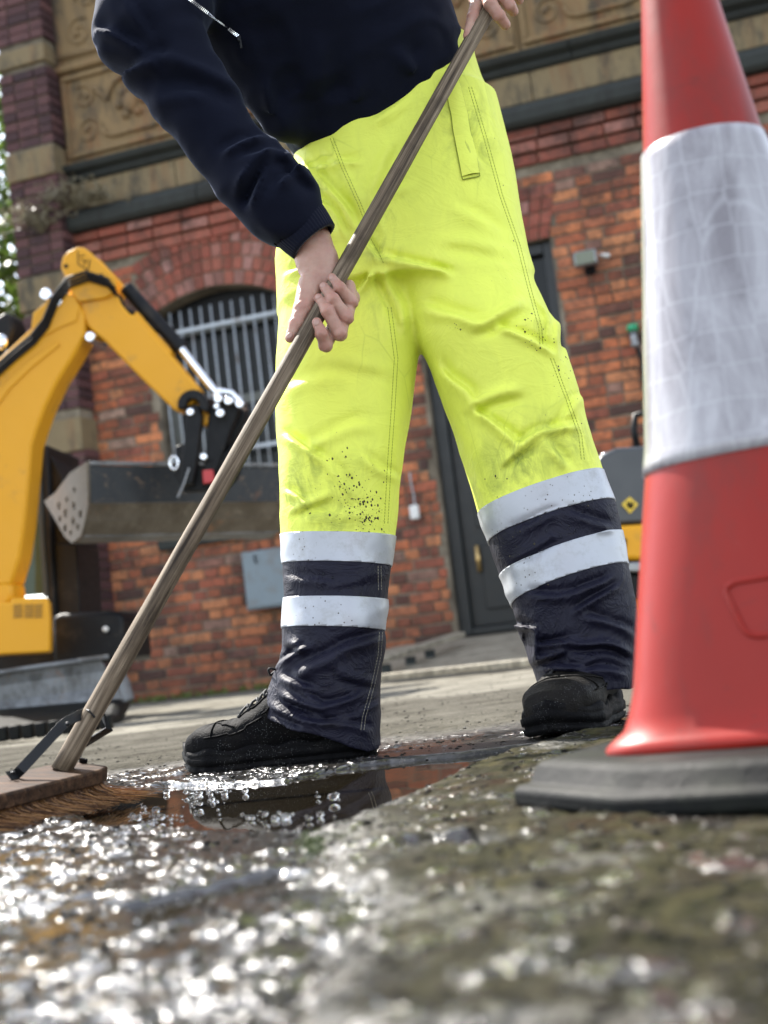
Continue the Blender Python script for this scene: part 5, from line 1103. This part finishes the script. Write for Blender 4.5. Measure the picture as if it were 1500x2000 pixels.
# --- sweatshirt
Ysh = 2.26
def V3(x, y, Y): return P(x, y, Y)
hemc = V3(738, 205, 2.31); shc = V3(560, -160, 2.14); tax = (shc-hemc); TL = np.linalg.norm(tax); tax /= TL; tsx = np.cross([0, 1., 0], tax); tsx /= np.linalg.norm(tsx); tsy = np.cross(tax, tsx)
SHO_A = V3(370, -175, 2.13); ELB_A = V3(286, 62, 2.02); MID_A = V3(440, 285, 2.03); WR_A = V3(604, 455, 2.035)
SHO_B = V3(800, -300, 2.18); ELB_B = V3(925, -330, 2.35); WR_B = V3(975, -95, 2.26)
def shirt_field(X, Y, Z):
    rel = [X-hemc[0], Y-hemc[1], Z-hemc[2]]; h = rel[0]*tax[0]+rel[1]*tax[1]+rel[2]*tax[2]; a = rel[0]*tsx[0]+rel[1]*tsx[1]+rel[2]*tsx[2]; b = rel[0]*tsy[0]+rel[1]*tsy[1]+rel[2]*tsy[2]
    wa = np.interp(h, [-.05, 0, .02, .10, .22, .34, .46, .54], [.152, .163, .167, .180, .190, .205, .180, .09]); wb = np.interp(h, [-.05, 0, .02, .10, .22, .34, .46, .54], [.135, .142, .146, .150, .150, .140, .12, .07])
    q = (np.abs(a/wa)**2.2+np.abs(b/wb)**2.2)**(1/2.2); f = (q-1)*np.minimum(wa, wb); f = np.maximum(f, -h-.012); f = np.maximum(f, h-.50)
    aA = np.minimum(caps(X, Y, Z, SHO_A, ELB_A, .095, .076), np.minimum(caps(X, Y, Z, ELB_A, MID_A, .074, .051), caps(X, Y, Z, MID_A, WR_A+(MID_A-WR_A)*.24, .052, .050)))
    aA = smin(aA, caps(X, Y, Z, MID_A+(WR_A-MID_A)*.35, MID_A+(WR_A-MID_A)*.62, .055, .058), .02)
    aB = np.minimum(caps(X, Y, Z, SHO_B, ELB_B, .09, .06), caps(X, Y, Z, ELB_B, WR_B, .058, .044))
    f = smin(f, caps(X, Y, Z, V3(560, 60, 2.2), V3(575, 150, 2.2), .085, .035), .03)
    f = smin(f, caps(X, Y, Z, V3(500, -60, 2.17), V3(545, 90, 2.18), .09, .06), .03); f = smin(f, caps(X, Y, Z, V3(478, 40, 2.17), V3(556, 225, 2.2), .085, .042), .02)
    f = smin(f, aB, .04); f = smin(f, aA, .026)
    m = np.abs(f) < .04; x, y, z = X[m], Y[m], Z[m]; d = .004*fbm(x*8, z*8, y*8, 3, 71)
    for x0, y0, x1, y1, wd, am, sg in ((200, 100, 320, 165, .014, .011, 1), (205, 130, 330, 180, .010, .008, -1), (250, 180, 340, 172, .014, .010, 1), (225, 165, 335, 190, .010, .009, 1), (240, 20, 330, 160, .012, .007, 1), (330, 160, 470, 200, .018, .010, -1), (300, 235, 420, 230, .018, .006, 1), (450, 335, 520, 300, .012, .012, 1), (470, 400, 540, 320, .012, .014, -1), (500, 430, 540, 340, .010, .012, 1), (555, 400, 600, 345, .010, .010, 1), (480, 350, 560, 330, .012, .008, 1), (560, 330, 620, 380, .012, .010, -1), (510, 120, 520, 210, .016, .008, 1), (620, 60, 600, 200, .03, .008, 1), (700, 120, 640, 230, .025, .007, -1), (780, 60, 850, 110, .02, .008, 1), (560, 230, 650, 150, .02, .006, 1)):
        p0 = V3(x0, y0, 2.05); p1 = V3(x1, y1, 2.05); ex, ez = p1[0]-p0[0], p1[2]-p0[2]; L = math.hypot(ex, ez); ex /= L; ez /= L; t = (x-p0[0])*ex+(z-p0[2])*ez; s_ = ((x-p0[0])*-ez+(z-p0[2])*ex)*sg; tp = smooth01((t+wd)/(2*wd))*smooth01((L-t+wd)/(2*wd))*(y < 2.16)
        d += am*1.1*tp*(np.exp(-(s_/(wd*.55))**2)-.8*np.exp(-((s_-1.2*wd)/(wd*.7))**2))
    d += .0040*np.clip(1-np.abs(vnoise(x*16+z*6, z*20-x*8, y*16, 75))*2.4, 0, 1)+.0015*np.clip(1-np.abs(vnoise(x*38, z*34, y*30, 76))*2, 0, 1)
    f[m] -= d; return f
hiS = P(700, -420, 2.3)[2]
sv, sf = surface_nets(shirt_field, (-.50, 1.88, P(600, 480, 2.05)[2]), (.34, 2.52, hiS), .0055); sv = smooth_np(sv, sf, 2, .5)
shirt = mesh_np('sweatshirt', sv, sf, M['sweat']); attach(shirt, per); tag(shirt, 'dark navy sweatshirt with silver chest zip')
sbm = bmesh.new(); sbm.from_mesh(shirt.data); sbvh = BVHTree.FromBMesh(sbm); sbm.free()
def ribtube(a, b, r0_, r1_, name, parent, ridges=46, sy=1.0, nL=10, bulge=.003):
    d = b-a; L = np.linalg.norm(d); d /= L; s_ = np.cross(d, [0, 1., 0]); s_ /= np.linalg.norm(s_); t_ = np.cross(s_, d); n = ridges*4; rings = []
    prof = [(0, -.004), (0, 0)]+[(t, 0) for t in np.linspace(.08, .92, nL)]+[(1, 0), (1, -.006), (.7, -.008)]
    for t, dr in prof: rings.append([a+d*L*t+(s_*math.cos(q)+t_*sy*math.sin(q))*(r0_+(r1_-r0_)*t+dr+bulge*math.sin(math.pi*t)+.0006*math.cos(q*ridges)) for q in np.linspace(0, 2*math.pi, n, endpoint=False)])
    return loft(rings, name, M['rib'], parent, False, False)
cdir = (WR_A-MID_A)/np.linalg.norm(WR_A-MID_A)
ribtube(V3(558, 408, 2.035), V3(614, 472, 2.03), .0445, .0385, 'cuff', shirt, sy=.82)
ribtube(V3(960, -200, 2.29), V3(970, -120, 2.27), .044, .038, 'cuff', shirt, sy=.82)
# hem rib of the sweatshirt, following its rim
rings = []
for h, dr in ((.012, -.004), (.010, .002), (.0, .004), (-.022, .003), (-.036, -.001), (-.038, -.006), (-.02, -.012)):
    rings.append([hemc+tax*h+(tsx*math.copysign(abs(math.cos(q))**(2/2.2), math.cos(q))*(.161+dr)+tsy*math.copysign(abs(math.sin(q))**(2/2.2), math.sin(q))*(.141+dr)) for q in np.linspace(0, 2*math.pi, 200, endpoint=False)])
loft(rings, 'hem_band', M['rib'], shirt, False, False)
# zip
zp = []
for i in range(41):
    x = 355+(467-355)*i/40; y = -12+(73+12)*i/40; q, n_ = hit(x, y, sbvh)
    if q is not None: zp.append(q+np.array([0, -.0012, 0]))
ys_ = [min(q[1] for q in zp[max(0, k-7):k+8]) for k in range(len(zp))]; zp = [CC+(q-CC)*(np.mean(ys_[max(0, k-3):k+4])/q[1])+np.array([0, -.001, 0]) for k, q in enumerate(zp)]
bm = bmesh.new()
for i in range(len(zp)-1):
    d = zp[i+1]-zp[i]; d = d/np.linalg.norm(d); s_ = np.cross(d, [0, 1., 0]); s_ /= np.linalg.norm(s_)
    for sgn in (-1, 1): bx(bm, zp[i]+s_*.0013*sgn+d*.0006*sgn, (.0012, .0024, .0012), np.array([d, s_, np.cross(d, s_)]))
part('zip_teeth', bm, M['chrome'], shirt, kind='stuff')
bm = bmesh.new(); bx(bm, zp[-1]+[0, -.001, -.003], (.005, .003, .008)); bx(bm, zp[-1]+[0.002, -.003, -.013], (.003, .0015, .014)); part('zip_pull', bm, M['iron'], shirt, bevel=.0006)
# --- body: one mesh, hands modelled finely, the rest under the clothes plus head
def hY(x, y):
    t = np.clip((1506-y)/1520., 0, 1.05); return 1/((1-t)/H0[1]+t/H1[1])
def HP(x, y, off): return P(x, y, hY(x, y)+off/1355.)
def hand_field(palm, fingers, kp=.007, kf=.0016):
    def f(X, Y, Z):
        fp = None
        for a, b, ra, rb, sy in palm:
            q = caps(X, Y, Z, a, b, ra, rb, sy); fp = q if fp is None else smin(fp, q, kp)
        ff = None
        for ch in fingers:
            fc = None
            for (a, ra), (b, rb) in zip(ch[:-1], ch[1:]):
                q = caps(X, Y, Z, a, b, ra, rb); fc = q if fc is None else smin(fc, q, .0028)
            for (a, ra) in ch[1:-1]: fc = smin(fc, caps(X, Y, Z, a, a, ra*1.04, ra*1.04), .002)
            ff = fc if ff is None else smin(ff, fc, kf)
        r_ = smin(fp, ff, .005); m = np.abs(r_) < .01
        r_[m] -= .0005*vnoise(X[m]*260, Z[m]*260, Y[m]*260, 81); return r_
    return f
px = 1/1355.
palmA = [(HP(590, 430, 10), HP(620, 512, 8), 46*px, 41*px, .72), (HP(620, 512, 8), HP(634, 556, 18), 40*px, 36*px, .62), (HP(640, 560, 24), HP(664, 604, 36), 30*px, 24*px, .6), (HP(614, 545, 8), HP(600, 590, 6), 26*px, 22*px, .8), (HP(660, 565, 30), HP(688, 582, 20), 20*px, 15*px, .8)]
fingA = [
 [(HP(681, 560, 18), 14*px), (HP(687, 590, -4), 12.5*px), (HP(664, 562, -29), 11*px), (HP(649, 543, -22), 9*px)],
 [(HP(684, 586, 22), 14*px), (HP(677, 621, -10), 13*px), (HP(651, 585, -31), 12*px), (HP(633, 560, -18), 9.6*px)],
 [(HP(676, 600, 26), 14*px), (HP(664, 652, -6), 13.5*px), (HP(640, 608, -30), 12.5*px), (HP(623, 583, -16), 10*px)],
 [(HP(664, 610, 30), 14*px), (HP(636, 674, 4), 13*px), (HP(628, 652, -18), 12*px), (HP(619, 630, -26), 10*px)],
 [(HP(606, 556, 6), 24*px), (HP(591, 604, -2), 18*px), (HP(578, 634, -3), 14*px), (HP(566, 660, -2), 9.5*px)]]
loA = P(520, 735, 2.02); hiA = P(720, 400, 2.02)
hv, hf = surface_nets(hand_field(palmA, fingA), (loA[0], 1.93, loA[2]), (hiA[0], 2.10, hiA[2]), .00125); hv = smooth_np(hv, hf, 2, .4)
palmB = [(HP(975, -120, 30), HP(962, -50, 30), 42*px, 38*px, .7), (HP(962, -50, 30), HP(968, -12, 30), 36*px, 28*px, .65), (HP(945, -30, 10), HP(930, 2, 8), 22*px, 17*px, .8), (HP(965, -30, -5), HP(985, -20, -8), 22*px, 18*px, .9)]
fingB = [
 [(HP(936, -4, 4), 17*px), (HP(924, 34, -6), 13*px), (HP(912, 70, -8), 9*px)],
 [(HP(948, -14, -20), 15*px), (HP(958, 8, -32), 14.5*px), (HP(975, 32, -22), 13.5*px), (HP(987, 48, -6), 11.5*px)],
 [(HP(966, -34, -22), 15*px), (HP(982, -6, -32), 14*px), (HP(996, 12, -20), 12.5*px), (HP(1003, 22, -6), 11*px)],
 [(HP(985, -50, -18), 14*px), (HP(1000, -24, -26), 13*px), (HP(1010, -8, -16), 11.5*px), (HP(1014, 0, -4), 10*px)],
 [(HP(1000, -70, -10), 12*px), (HP(1012, -46, -16), 11*px), (HP(1020, -30, -8), 10*px), (HP(1022, -22, 2), 9*px)]]
loB = P(880, 110, 2.2); hiB = P(1060, -170, 2.2)
hv2, hf2 = surface_nets(hand_field(palmB, fingB), (loB[0], 2.08, loB[2]), (hiB[0], 2.32, hiB[2]), .0015); hv2 = smooth_np(hv2, hf2, 2, .4)
HEAD = V3(420, -520, 2.02)
def inner(X, Y, Z):
    f = caps(X, Y, Z, hemc-tax*.1, hemc+tax*.18, .095, .10); f = smin(f, caps(X, Y, Z, hemc+tax*.18, shc-tax*.02, .10, .11), .03)
    for a, b, ra, rb in ((SHO_A, ELB_A, .055, .045), (ELB_A, MID_A, .042, .038), (MID_A, HP(590, 435, 12), .036, .032), (SHO_B, ELB_B, .05, .038), (ELB_B, V3(975, -140, 2.27), .036, .030)): f = smin(f, caps(X, Y, Z, a, b, ra, rb), .02)
    legA = [P(690, 420, 2.29), P(665, 850, 2.2), P(650, 1400, 2.17)]; legB = [P(870, 420, 2.29), P(1030, 850, 2.2), P(1140, 1330, 2.16)]
    for lg in (legA, legB): f = smin(f, smin(caps(X, Y, Z, lg[0], lg[1], .07, .05), caps(X, Y, Z, lg[1], lg[2], .05, .035), .02), .03)
    f = smin(f, caps(X, Y, Z, shc+tax*.02, HEAD+np.array([.01, .06, .0]), .058, .052), .03)
    fd = np.array([-.25, -.80, -.55]); fd /= np.linalg.norm(fd); ud = np.array([-.15, -.45, .88]); ud -= fd*(ud@fd); ud /= np.linalg.norm(ud); rd_ = np.cross(fd, ud)
    hd_ = smin(caps(X, Y, Z, HEAD+ud*.03, HEAD+ud*.03-fd*.035, .082, .084), caps(X, Y, Z, HEAD-ud*.03+fd*.01, HEAD-ud*.075+fd*.03, .062, .036), .03)
    hd_ = smin(hd_, caps(X, Y, Z, HEAD+fd*.085+ud*.01, HEAD+fd*.105-ud*.028, .008, .014), .012)
    for s_ in (-1, 1): hd_ = smin(hd_, caps(X, Y, Z, HEAD+rd_*.080*s_+ud*.01, HEAD+rd_*.083*s_-ud*.022, .012, .009), .008); hd_ = np.maximum(hd_, -caps(X, Y, Z, HEAD+rd_*.030*s_+fd*.092+ud*.015, HEAD+rd_*.030*s_+fd*.092+ud*.015, .011, .011))
    hd_ = smin(hd_, caps(X, Y, Z, HEAD+fd*.080-ud*.055-rd_*.018, HEAD+fd*.080-ud*.055+rd_*.018, .009, .009), .006)
    return smin(f, hd_, .015)
iv, if_ = surface_nets(inner, (-.50, 1.80, P(640, 1440, 2.17)[2]), (.36, 2.46, HEAD[2]+.17), .0085); iv = smooth_np(iv, if_, 1, .4)
BVv = np.concatenate([hv, hv2, iv]); BFf = np.concatenate([hf, hf2+len(hv), if_+len(hv)+len(hv2)])
body = mesh_np('body', BVv, BFf, M['skin']); attach(body, per)
redv = np.zeros(len(BVv))
for ch in fingA+fingB:
    for (c, r_) in ch[1:]: redv = np.maximum(redv, np.exp(-((BVv-c)**2).sum(1)/(r_*1.15)**2))
at = body.data.attributes.new('red', 'FLOAT', 'POINT'); at.data.foreach_set('value', redv.astype(np.float32))
fd = np.array([-.25, -.80, -.55]); fd /= np.linalg.norm(fd); ud = np.array([-.15, -.45, .88]); ud -= fd*(ud@fd); ud /= np.linalg.norm(ud); rd_ = np.cross(fd, ud)
for s_ in (-1, 1):
    bm = bmesh.new(); blob(bm, HEAD+rd_*.030*s_+fd*.080+ud*.015, .0115, 3); part('eye', bm, M['eye'], body, smooth=True)
def hairf(X, Y, Z):
    f = caps(X, Y, Z, HEAD+ud*.035, HEAD+ud*.035-fd*.04, .088, .091); rel = (X-HEAD[0])*fd[0]+(Y-HEAD[1])*fd[1]+(Z-HEAD[2])*fd[2]; up_ = (X-HEAD[0])*ud[0]+(Y-HEAD[1])*ud[1]+(Z-HEAD[2])*ud[2]
    f = np.maximum(f, rel-.045-(up_-.05)*.6); f = np.maximum(f, -.035-up_); return f-.004*vnoise(X*60, Y*60, Z*60)
kv, kf = surface_nets(hairf, HEAD-.16, HEAD+.16, .005); o = mesh_np('hair', kv, kf, M['hair']); attach(o, body)
hbm = bmesh.new(); hbm.from_mesh(body.data); hbvh = BVHTree.FromBMesh(hbm); hbm.free()
# finger nails: small shells laid on the finger ends
for (x, y), (dx, dy), r_ in (((646, 541), (-.6, -.8), .0048), ((630, 557), (-.65, -.75), .0052), ((620, 579), (-.7, -.7), .0055), ((618, 630), (-.1, -1), .0052), ((565, 655), (-.4, .9), .0052)):
    q, n_ = hit(x, y, hbvh)
    if q is None: continue
    n_ = n_ if n_@(CC-q) > 0 else -n_; t_ = CR*dx-CU*dy; t_ -= n_*(t_@n_); t_ /= np.linalg.norm(t_); s_ = np.cross(n_, t_); bm = bmesh.new()
    bmesh.ops.create_uvsphere(bm, u_segments=16, v_segments=10, radius=1, matrix=Matrix.Translation(Vector(q-n_*.0006)) @ Matrix((Vector(s_)*r_*.78, Vector(t_)*r_, Vector(n_)*.0015)).transposed().to_4x4()); part('finger_nail', bm, M['nail'], body, smooth=True)
# --- boots
def boot(name_mat, origin, yaw, pitch=0.0, scale=1.0, roll=0.0, label=None):
    mt = Matrix.Translation(Vector(origin)) @ Matrix.Rotation(yaw, 4, 'Z') @ Matrix.Rotation(pitch, 4, 'Y') @ Matrix.Rotation(roll, 4, 'X') @ Matrix.Scale(scale, 4)
    # x: toe 0 .. heel -.30
    st = [(-.001, .034, .022, .006, 0), (-.004, .046, .018, .024, 0), (-.012, .060, .018, .036, .001), (-.028, .070, .018, .044, .003), (-.05, .074, .018, .0485, .005), (-.075, .076, .018, .0505, .006), (-.10, .083, .018, .0500, .005), (-.125, .096, .018, .047, .003), (-.15, .113, .018, .044, .001), (-.17, .136, .018, .042, 0), (-.19, .150, .018, .041, 0), (-.215, .152, .018, .0405, 0), (-.24, .152, .018, .040, 0), (-.265, .148, .020, .037, 0), (-.283, .135, .024, .028, 0), (-.291, .11, .03, .014, 0)]
    xs = np.array([s[0] for s in st])[::-1]; dense = np.concatenate([np.linspace(-.001, -.03, 14), np.linspace(-.034, -.26, 60), np.linspace(-.264, -.291, 14)]); rings = []
    for x in dense:
        zt, zb, wd, cy_ = [float(np.interp(x, xs, np.array([s[k] for s in st])[::-1])) for k in (1, 2, 3, 4)]; r_ = []
        for q in np.linspace(0, 2*math.pi, 72, endpoint=False):
            c, s_ = math.cos(q), math.sin(q); up_ = max(s_, 0); nar = 1-.42*up_**2*float(np.interp(x, [-.2, -.12, -.06, 0], [.5, .9, .35, 0])); yy = cy_+wd*nar*math.copysign(abs(c)**.80, c); hh = (zt-zb)/2; zz = zb+hh+hh*math.copysign(abs(s_)**(.72), s_)
            # creases across the toes, padding lines and tongue
            cr = -.0022*math.exp(-((x+.088+.05*abs(c)*0)/.0045)**2)*up_-.0018*math.exp(-((x+.103)/.004)**2)*up_ + .0022*float(np.interp(abs(c), [.0, .34, .42], [1, 1, 0]))*(x < -.098)*(x > -.19)*up_
            cr += .0016*math.exp(-((x+.055-.012*c*c)/.003)**2)*up_*-1
            nz = float(vnoise(np.array([x*70]), np.array([yy*70]), zz*70, 91)[0])*.0009
            kx = 1+ (cr+nz)/max(wd, .02); r_.append((x, cy_+(yy-cy_)*kx, zz+(cr+nz)*up_))
        rings.append(r_)
    bm = bmesh.new(); vv = [[bm.verts.new(q) for q in r_] for r_ in rings]; n = 72
    for i in range(len(vv)-1):
        for j in range(n): bm.faces.new((vv[i][j], vv[i][(j+1) % n], vv[i+1][(j+1) % n], vv[i+1][j]))
    bm.faces.new(vv[0]); bm.faces.new(vv[-1][::-1]); bmesh.ops.transform(bm, matrix=mt, verts=bm.verts); up = part('boot', bm, M[name_mat], per, smooth=True, label=label)
    # sole: outline swept, wavy upper rim, deep lugs
    def outline(gr, n=120):
        o_l = []
        for q in np.linspace(0, 2*math.pi, n, endpoint=False):
            # param along the foot
            x = -.1455+.1505*math.cos(q); wd = float(np.interp(x, [-.297, -.27, -.22, -.16, -.10, -.05, -.02, -.004, .006], [.020, .034, .040, .0395, .050, .0535, .043, .026, .004])); cy_ = float(np.interp(x, [-.2, -.05, 0], [0, .005, 0]))
            s_ = math.sin(q); y = cy_+math.copysign(min(1, abs(s_)*1.9+.0)**.8, s_)*wd*(1 if abs(s_) > .02 else .0); o_l.append((x+gr*math.cos(q), y+gr*math.copysign(1, s_)*(abs(s_) > .1)))
        return o_l
    bm = bmesh.new(); lay = []
    for z, gr, wv in ((.000, -.004, 0), (.002, .0005, 0), (.0085, .002, 0), (.0095, -.0005, 0), (.0125, -.0005, 0), (.0135, .0025, 0), (.022, .0032, .25), (.0245, .001, .4), (.0265, .0016, .6), (.033, .0008, 1), (.036, -.004, 1)):
        r_ = []
        for i, (x, y) in enumerate(outline(gr)):
            toe = max(0, x+.06)/.066; zz = z+.010*toe*toe*(1 if z > .012 else .8)+.010*max(0, (-x-.22)/.08)*wv+wv*.0035*math.sin(x*95+.6)+(.004*wv*max(0, (x+.03)/.036)**2); lug = (math.sin(i*2*math.pi/120*34) > .1) and z < .010
            k_ = .0022 if lug else 0; r_.append(bm.verts.new((x-k_*np.sign(x+.14)*0, y-math.copysign(k_, y), zz)))
        lay.append(r_)
    for a, b in zip(lay[:-1], lay[1:]):
        for j in range(120): bm.faces.new((a[j], a[(j+1) % 120], b[(j+1) % 120], b[j]))
    bm.faces.new(lay[0][::-1]); bm.faces.new(lay[-1]); bmesh.ops.transform(bm, matrix=mt, verts=bm.verts); part('sole', bm, M['sole'], up, smooth=True)
    # seams, overlays
    def top_pt(x, ang, off=.0012):
        i = int(np.argmin(np.abs(dense-x))); r_ = rings[i]; j = int(round(ang/(2*math.pi)*72)) % 72; q = np.array(r_[j]); c = np.mean(r_, 0); d = q-c; return q+d/np.linalg.norm(d)*off
    bm = bmesh.new(); A = lambda lst, r_=.0012: tube(bm, [top_pt(x, math.radians(a)) for x, a in lst], r_, 5)
    for sgn in (0, 1):
        f_ = (lambda a: a) if sgn == 0 else (lambda a: 180-a)
        A([(-.060, f_(a)) for a in range(12, 92, 6)]); A([(-.060-.04*t, f_(70-52*t)) for t in np.linspace(0, 1, 10)]); A([(-.10-.055*t, f_(58+4*math.sin(t*9))) for t in np.linspace(0, 1, 14)], .0016); A([(-.155-.02*t, f_(60-45*t)) for t in np.linspace(0, 1, 10)], .0016); A([(-.17-.02*t, f_(62-48*t)) for t in np.linspace(0, 1, 10)], .0022); A([(-.185-.02*t, f_(62-48*t)) for t in np.linspace(0, 1, 10)], .0018)
        A([(-.14-.13*t, f_(14+6*math.sin(t*7))) for t in np.linspace(0, 1, 18)], .0015); A([(-.05-.09*t, f_(8+3*math.sin(t*8))) for t in np.linspace(0, 1, 18)], .0014)
    bmesh.ops.transform(bm, matrix=mt, verts=bm.verts); part('seam', bm, M[name_mat], up, smooth=True)
    bm = bmesh.new()
    for k in range(6):
        x = -.100-.0145*k
        tube(bm, [top_pt(x, math.radians(60), .002), top_pt(x-.004, math.radians(75), .0045), top_pt(x-.007, math.radians(90), .006), top_pt(x-.010, math.radians(105), .0045), top_pt(x-.014, math.radians(120), .002)], .0021, 6)
        tube(bm, [top_pt(x, math.radians(120), .002), top_pt(x-.004, math.radians(105), .0048), top_pt(x-.007, math.radians(90), .0068), top_pt(x-.010, math.radians(75), .0048), top_pt(x-.014, math.radians(60), .002)], .0021, 6)
        for a in (58, 122): blob(bm, top_pt(x, math.radians(a), .0015), .0032, 1)
    for sgn in (-1, 1):
        c = top_pt(-.165, math.radians(90), .008); pt = [c+np.array([.0, sgn*.028*math.sin(t*math.pi), .008*math.sin(t*math.pi)])+np.array([.018*t, 0, -.004*t]) for t in np.linspace(0, 1, 12)]; tube(bm, pt, .0018, 6)
    bmesh.ops.transform(bm, matrix=mt, verts=bm.verts); part('laces', bm, M['lace'], up, smooth=True)
    return up
t0 = P(369, 1497, 2.20); h0 = P(745, 1455, 2.13)
yawA = math.atan2(t0[1]-h0[1], t0[0]-h0[0]); zA = -.010
boot('boot', (t0[0], t0[1], -.002), yawA, 0, 1.0, 0, 'black boot seen from the side at the edge of the puddle')
b0_ = P(1066, 1432, 2.02)
boot('boot2', (.192, 1.985, .002), math.radians(-90-22), 0, 1.08, 0, 'scuffed black boot pointing at the camera beside the cone')
# ------------------------------------------------------------------ splashes and beads on the wet ground, grit
def scatter(n_, fn, name, mat, rmin, rmax, flat, seed, sub=1, pw=2.5):
    rr = np.random.RandomState(seed); b0m = bmesh.new(); bmesh.ops.create_icosphere(b0m, subdivisions=sub, radius=1); bv = np.array([v.co[:] for v in b0m.verts]); bf = np.array([[v.index for v in f_.verts] for f_ in b0m.faces]); b0m.free()
    P_ = fn(rr, n_); zz = ground_fields(P_[:, 0], P_[:, 1])[0]; zz = np.maximum(zz, -.0066); s_ = rmin+(rmax-rmin)*rr.rand(len(P_))**pw; an = rr.rand(len(P_))*6.28; st = rr.uniform(.8, 1.5, len(P_))
    V = np.empty((len(P_), len(bv), 3)); bxx = bv[None, :, 0]*st[:, None]; byy = np.repeat(bv[None, :, 1], len(P_), 0); c, s2 = np.cos(an)[:, None], np.sin(an)[:, None]
    jit = 1+.25*rr.normal(size=(len(P_), len(bv)))*(name != 'water_beads')
    V[..., 0] = P_[:, 0, None]+(bxx*c-byy*s2)*s_[:, None]*jit; V[..., 1] = P_[:, 1, None]+(bxx*s2+byy*c)*s_[:, None]*jit; V[..., 2] = zz[:, None]+bv[None, :, 2]*s_[:, None]*flat+s_[:, None]*flat*.15
    Fq = (bf[None]+(np.arange(len(P_))*len(bv))[:, None, None]).reshape(-1, 3); o = mesh_np(name, V.reshape(-1, 3), Fq, mat, smooth=(name == 'water_beads')); return tag(o, kind='stuff')
def f_wet(rr, n_):
    y = .42*(2.6/.42)**rr.rand(n_); x = (rr.rand(n_)*.62-.33)*y; keep_ = ((x < .10*y+.05*rr.normal(size=n_)) | (rr.rand(n_) < .18)) & (polydist(x, y, PUD) > -.01); return np.stack([x, y], 1)[keep_]
def f_grit(rr, n_):
    y = .45*(6/.45)**rr.rand(n_); x = (rr.rand(n_)*.62-.31)*y; return np.stack([x, y], 1)[polydist(x, y, PUD) > 0]
scatter(4500, f_wet, 'water_beads', M['drop'], .0006, .0030, .5, 21, 2)
scatter(11000, f_grit, 'grit', simple('grit_stone', (.030, .028, .024), .8, nscale=90, var=.5, Specular_IOR_Level=.05), .0006, .0038, .6, 22, 1, 5)
sp_ = [(300, 1590, 30, 8, 26), (395, 1548, 26, 9, 24), (430, 1540, 30, 8, 12), (620, 1553, 3, 3, 3), (655, 1555, 4, 3, 3), (540, 1592, 60, 5, 26)]
bm = bmesh.new(); rr = np.random.RandomState(3)
for x, y, sx, sy, n_ in sp_:
    for _ in range(n_):
        q = G(x+rr.normal()*sx, y+rr.normal()*sy, -.004+.010*rr.rand()**3); r_ = .0010+.0035*rr.rand()**3; bmesh.ops.create_icosphere(bm, subdivisions=2, radius=r_, matrix=Matrix.Translation(Vector(q)) @ Matrix.Diagonal((rr.uniform(.8, 1.6), 1, rr.uniform(.7, 1.2), 1)))
tag(bm_obj('splash_drops', bm, M['drop'], smooth=True), kind='stuff')
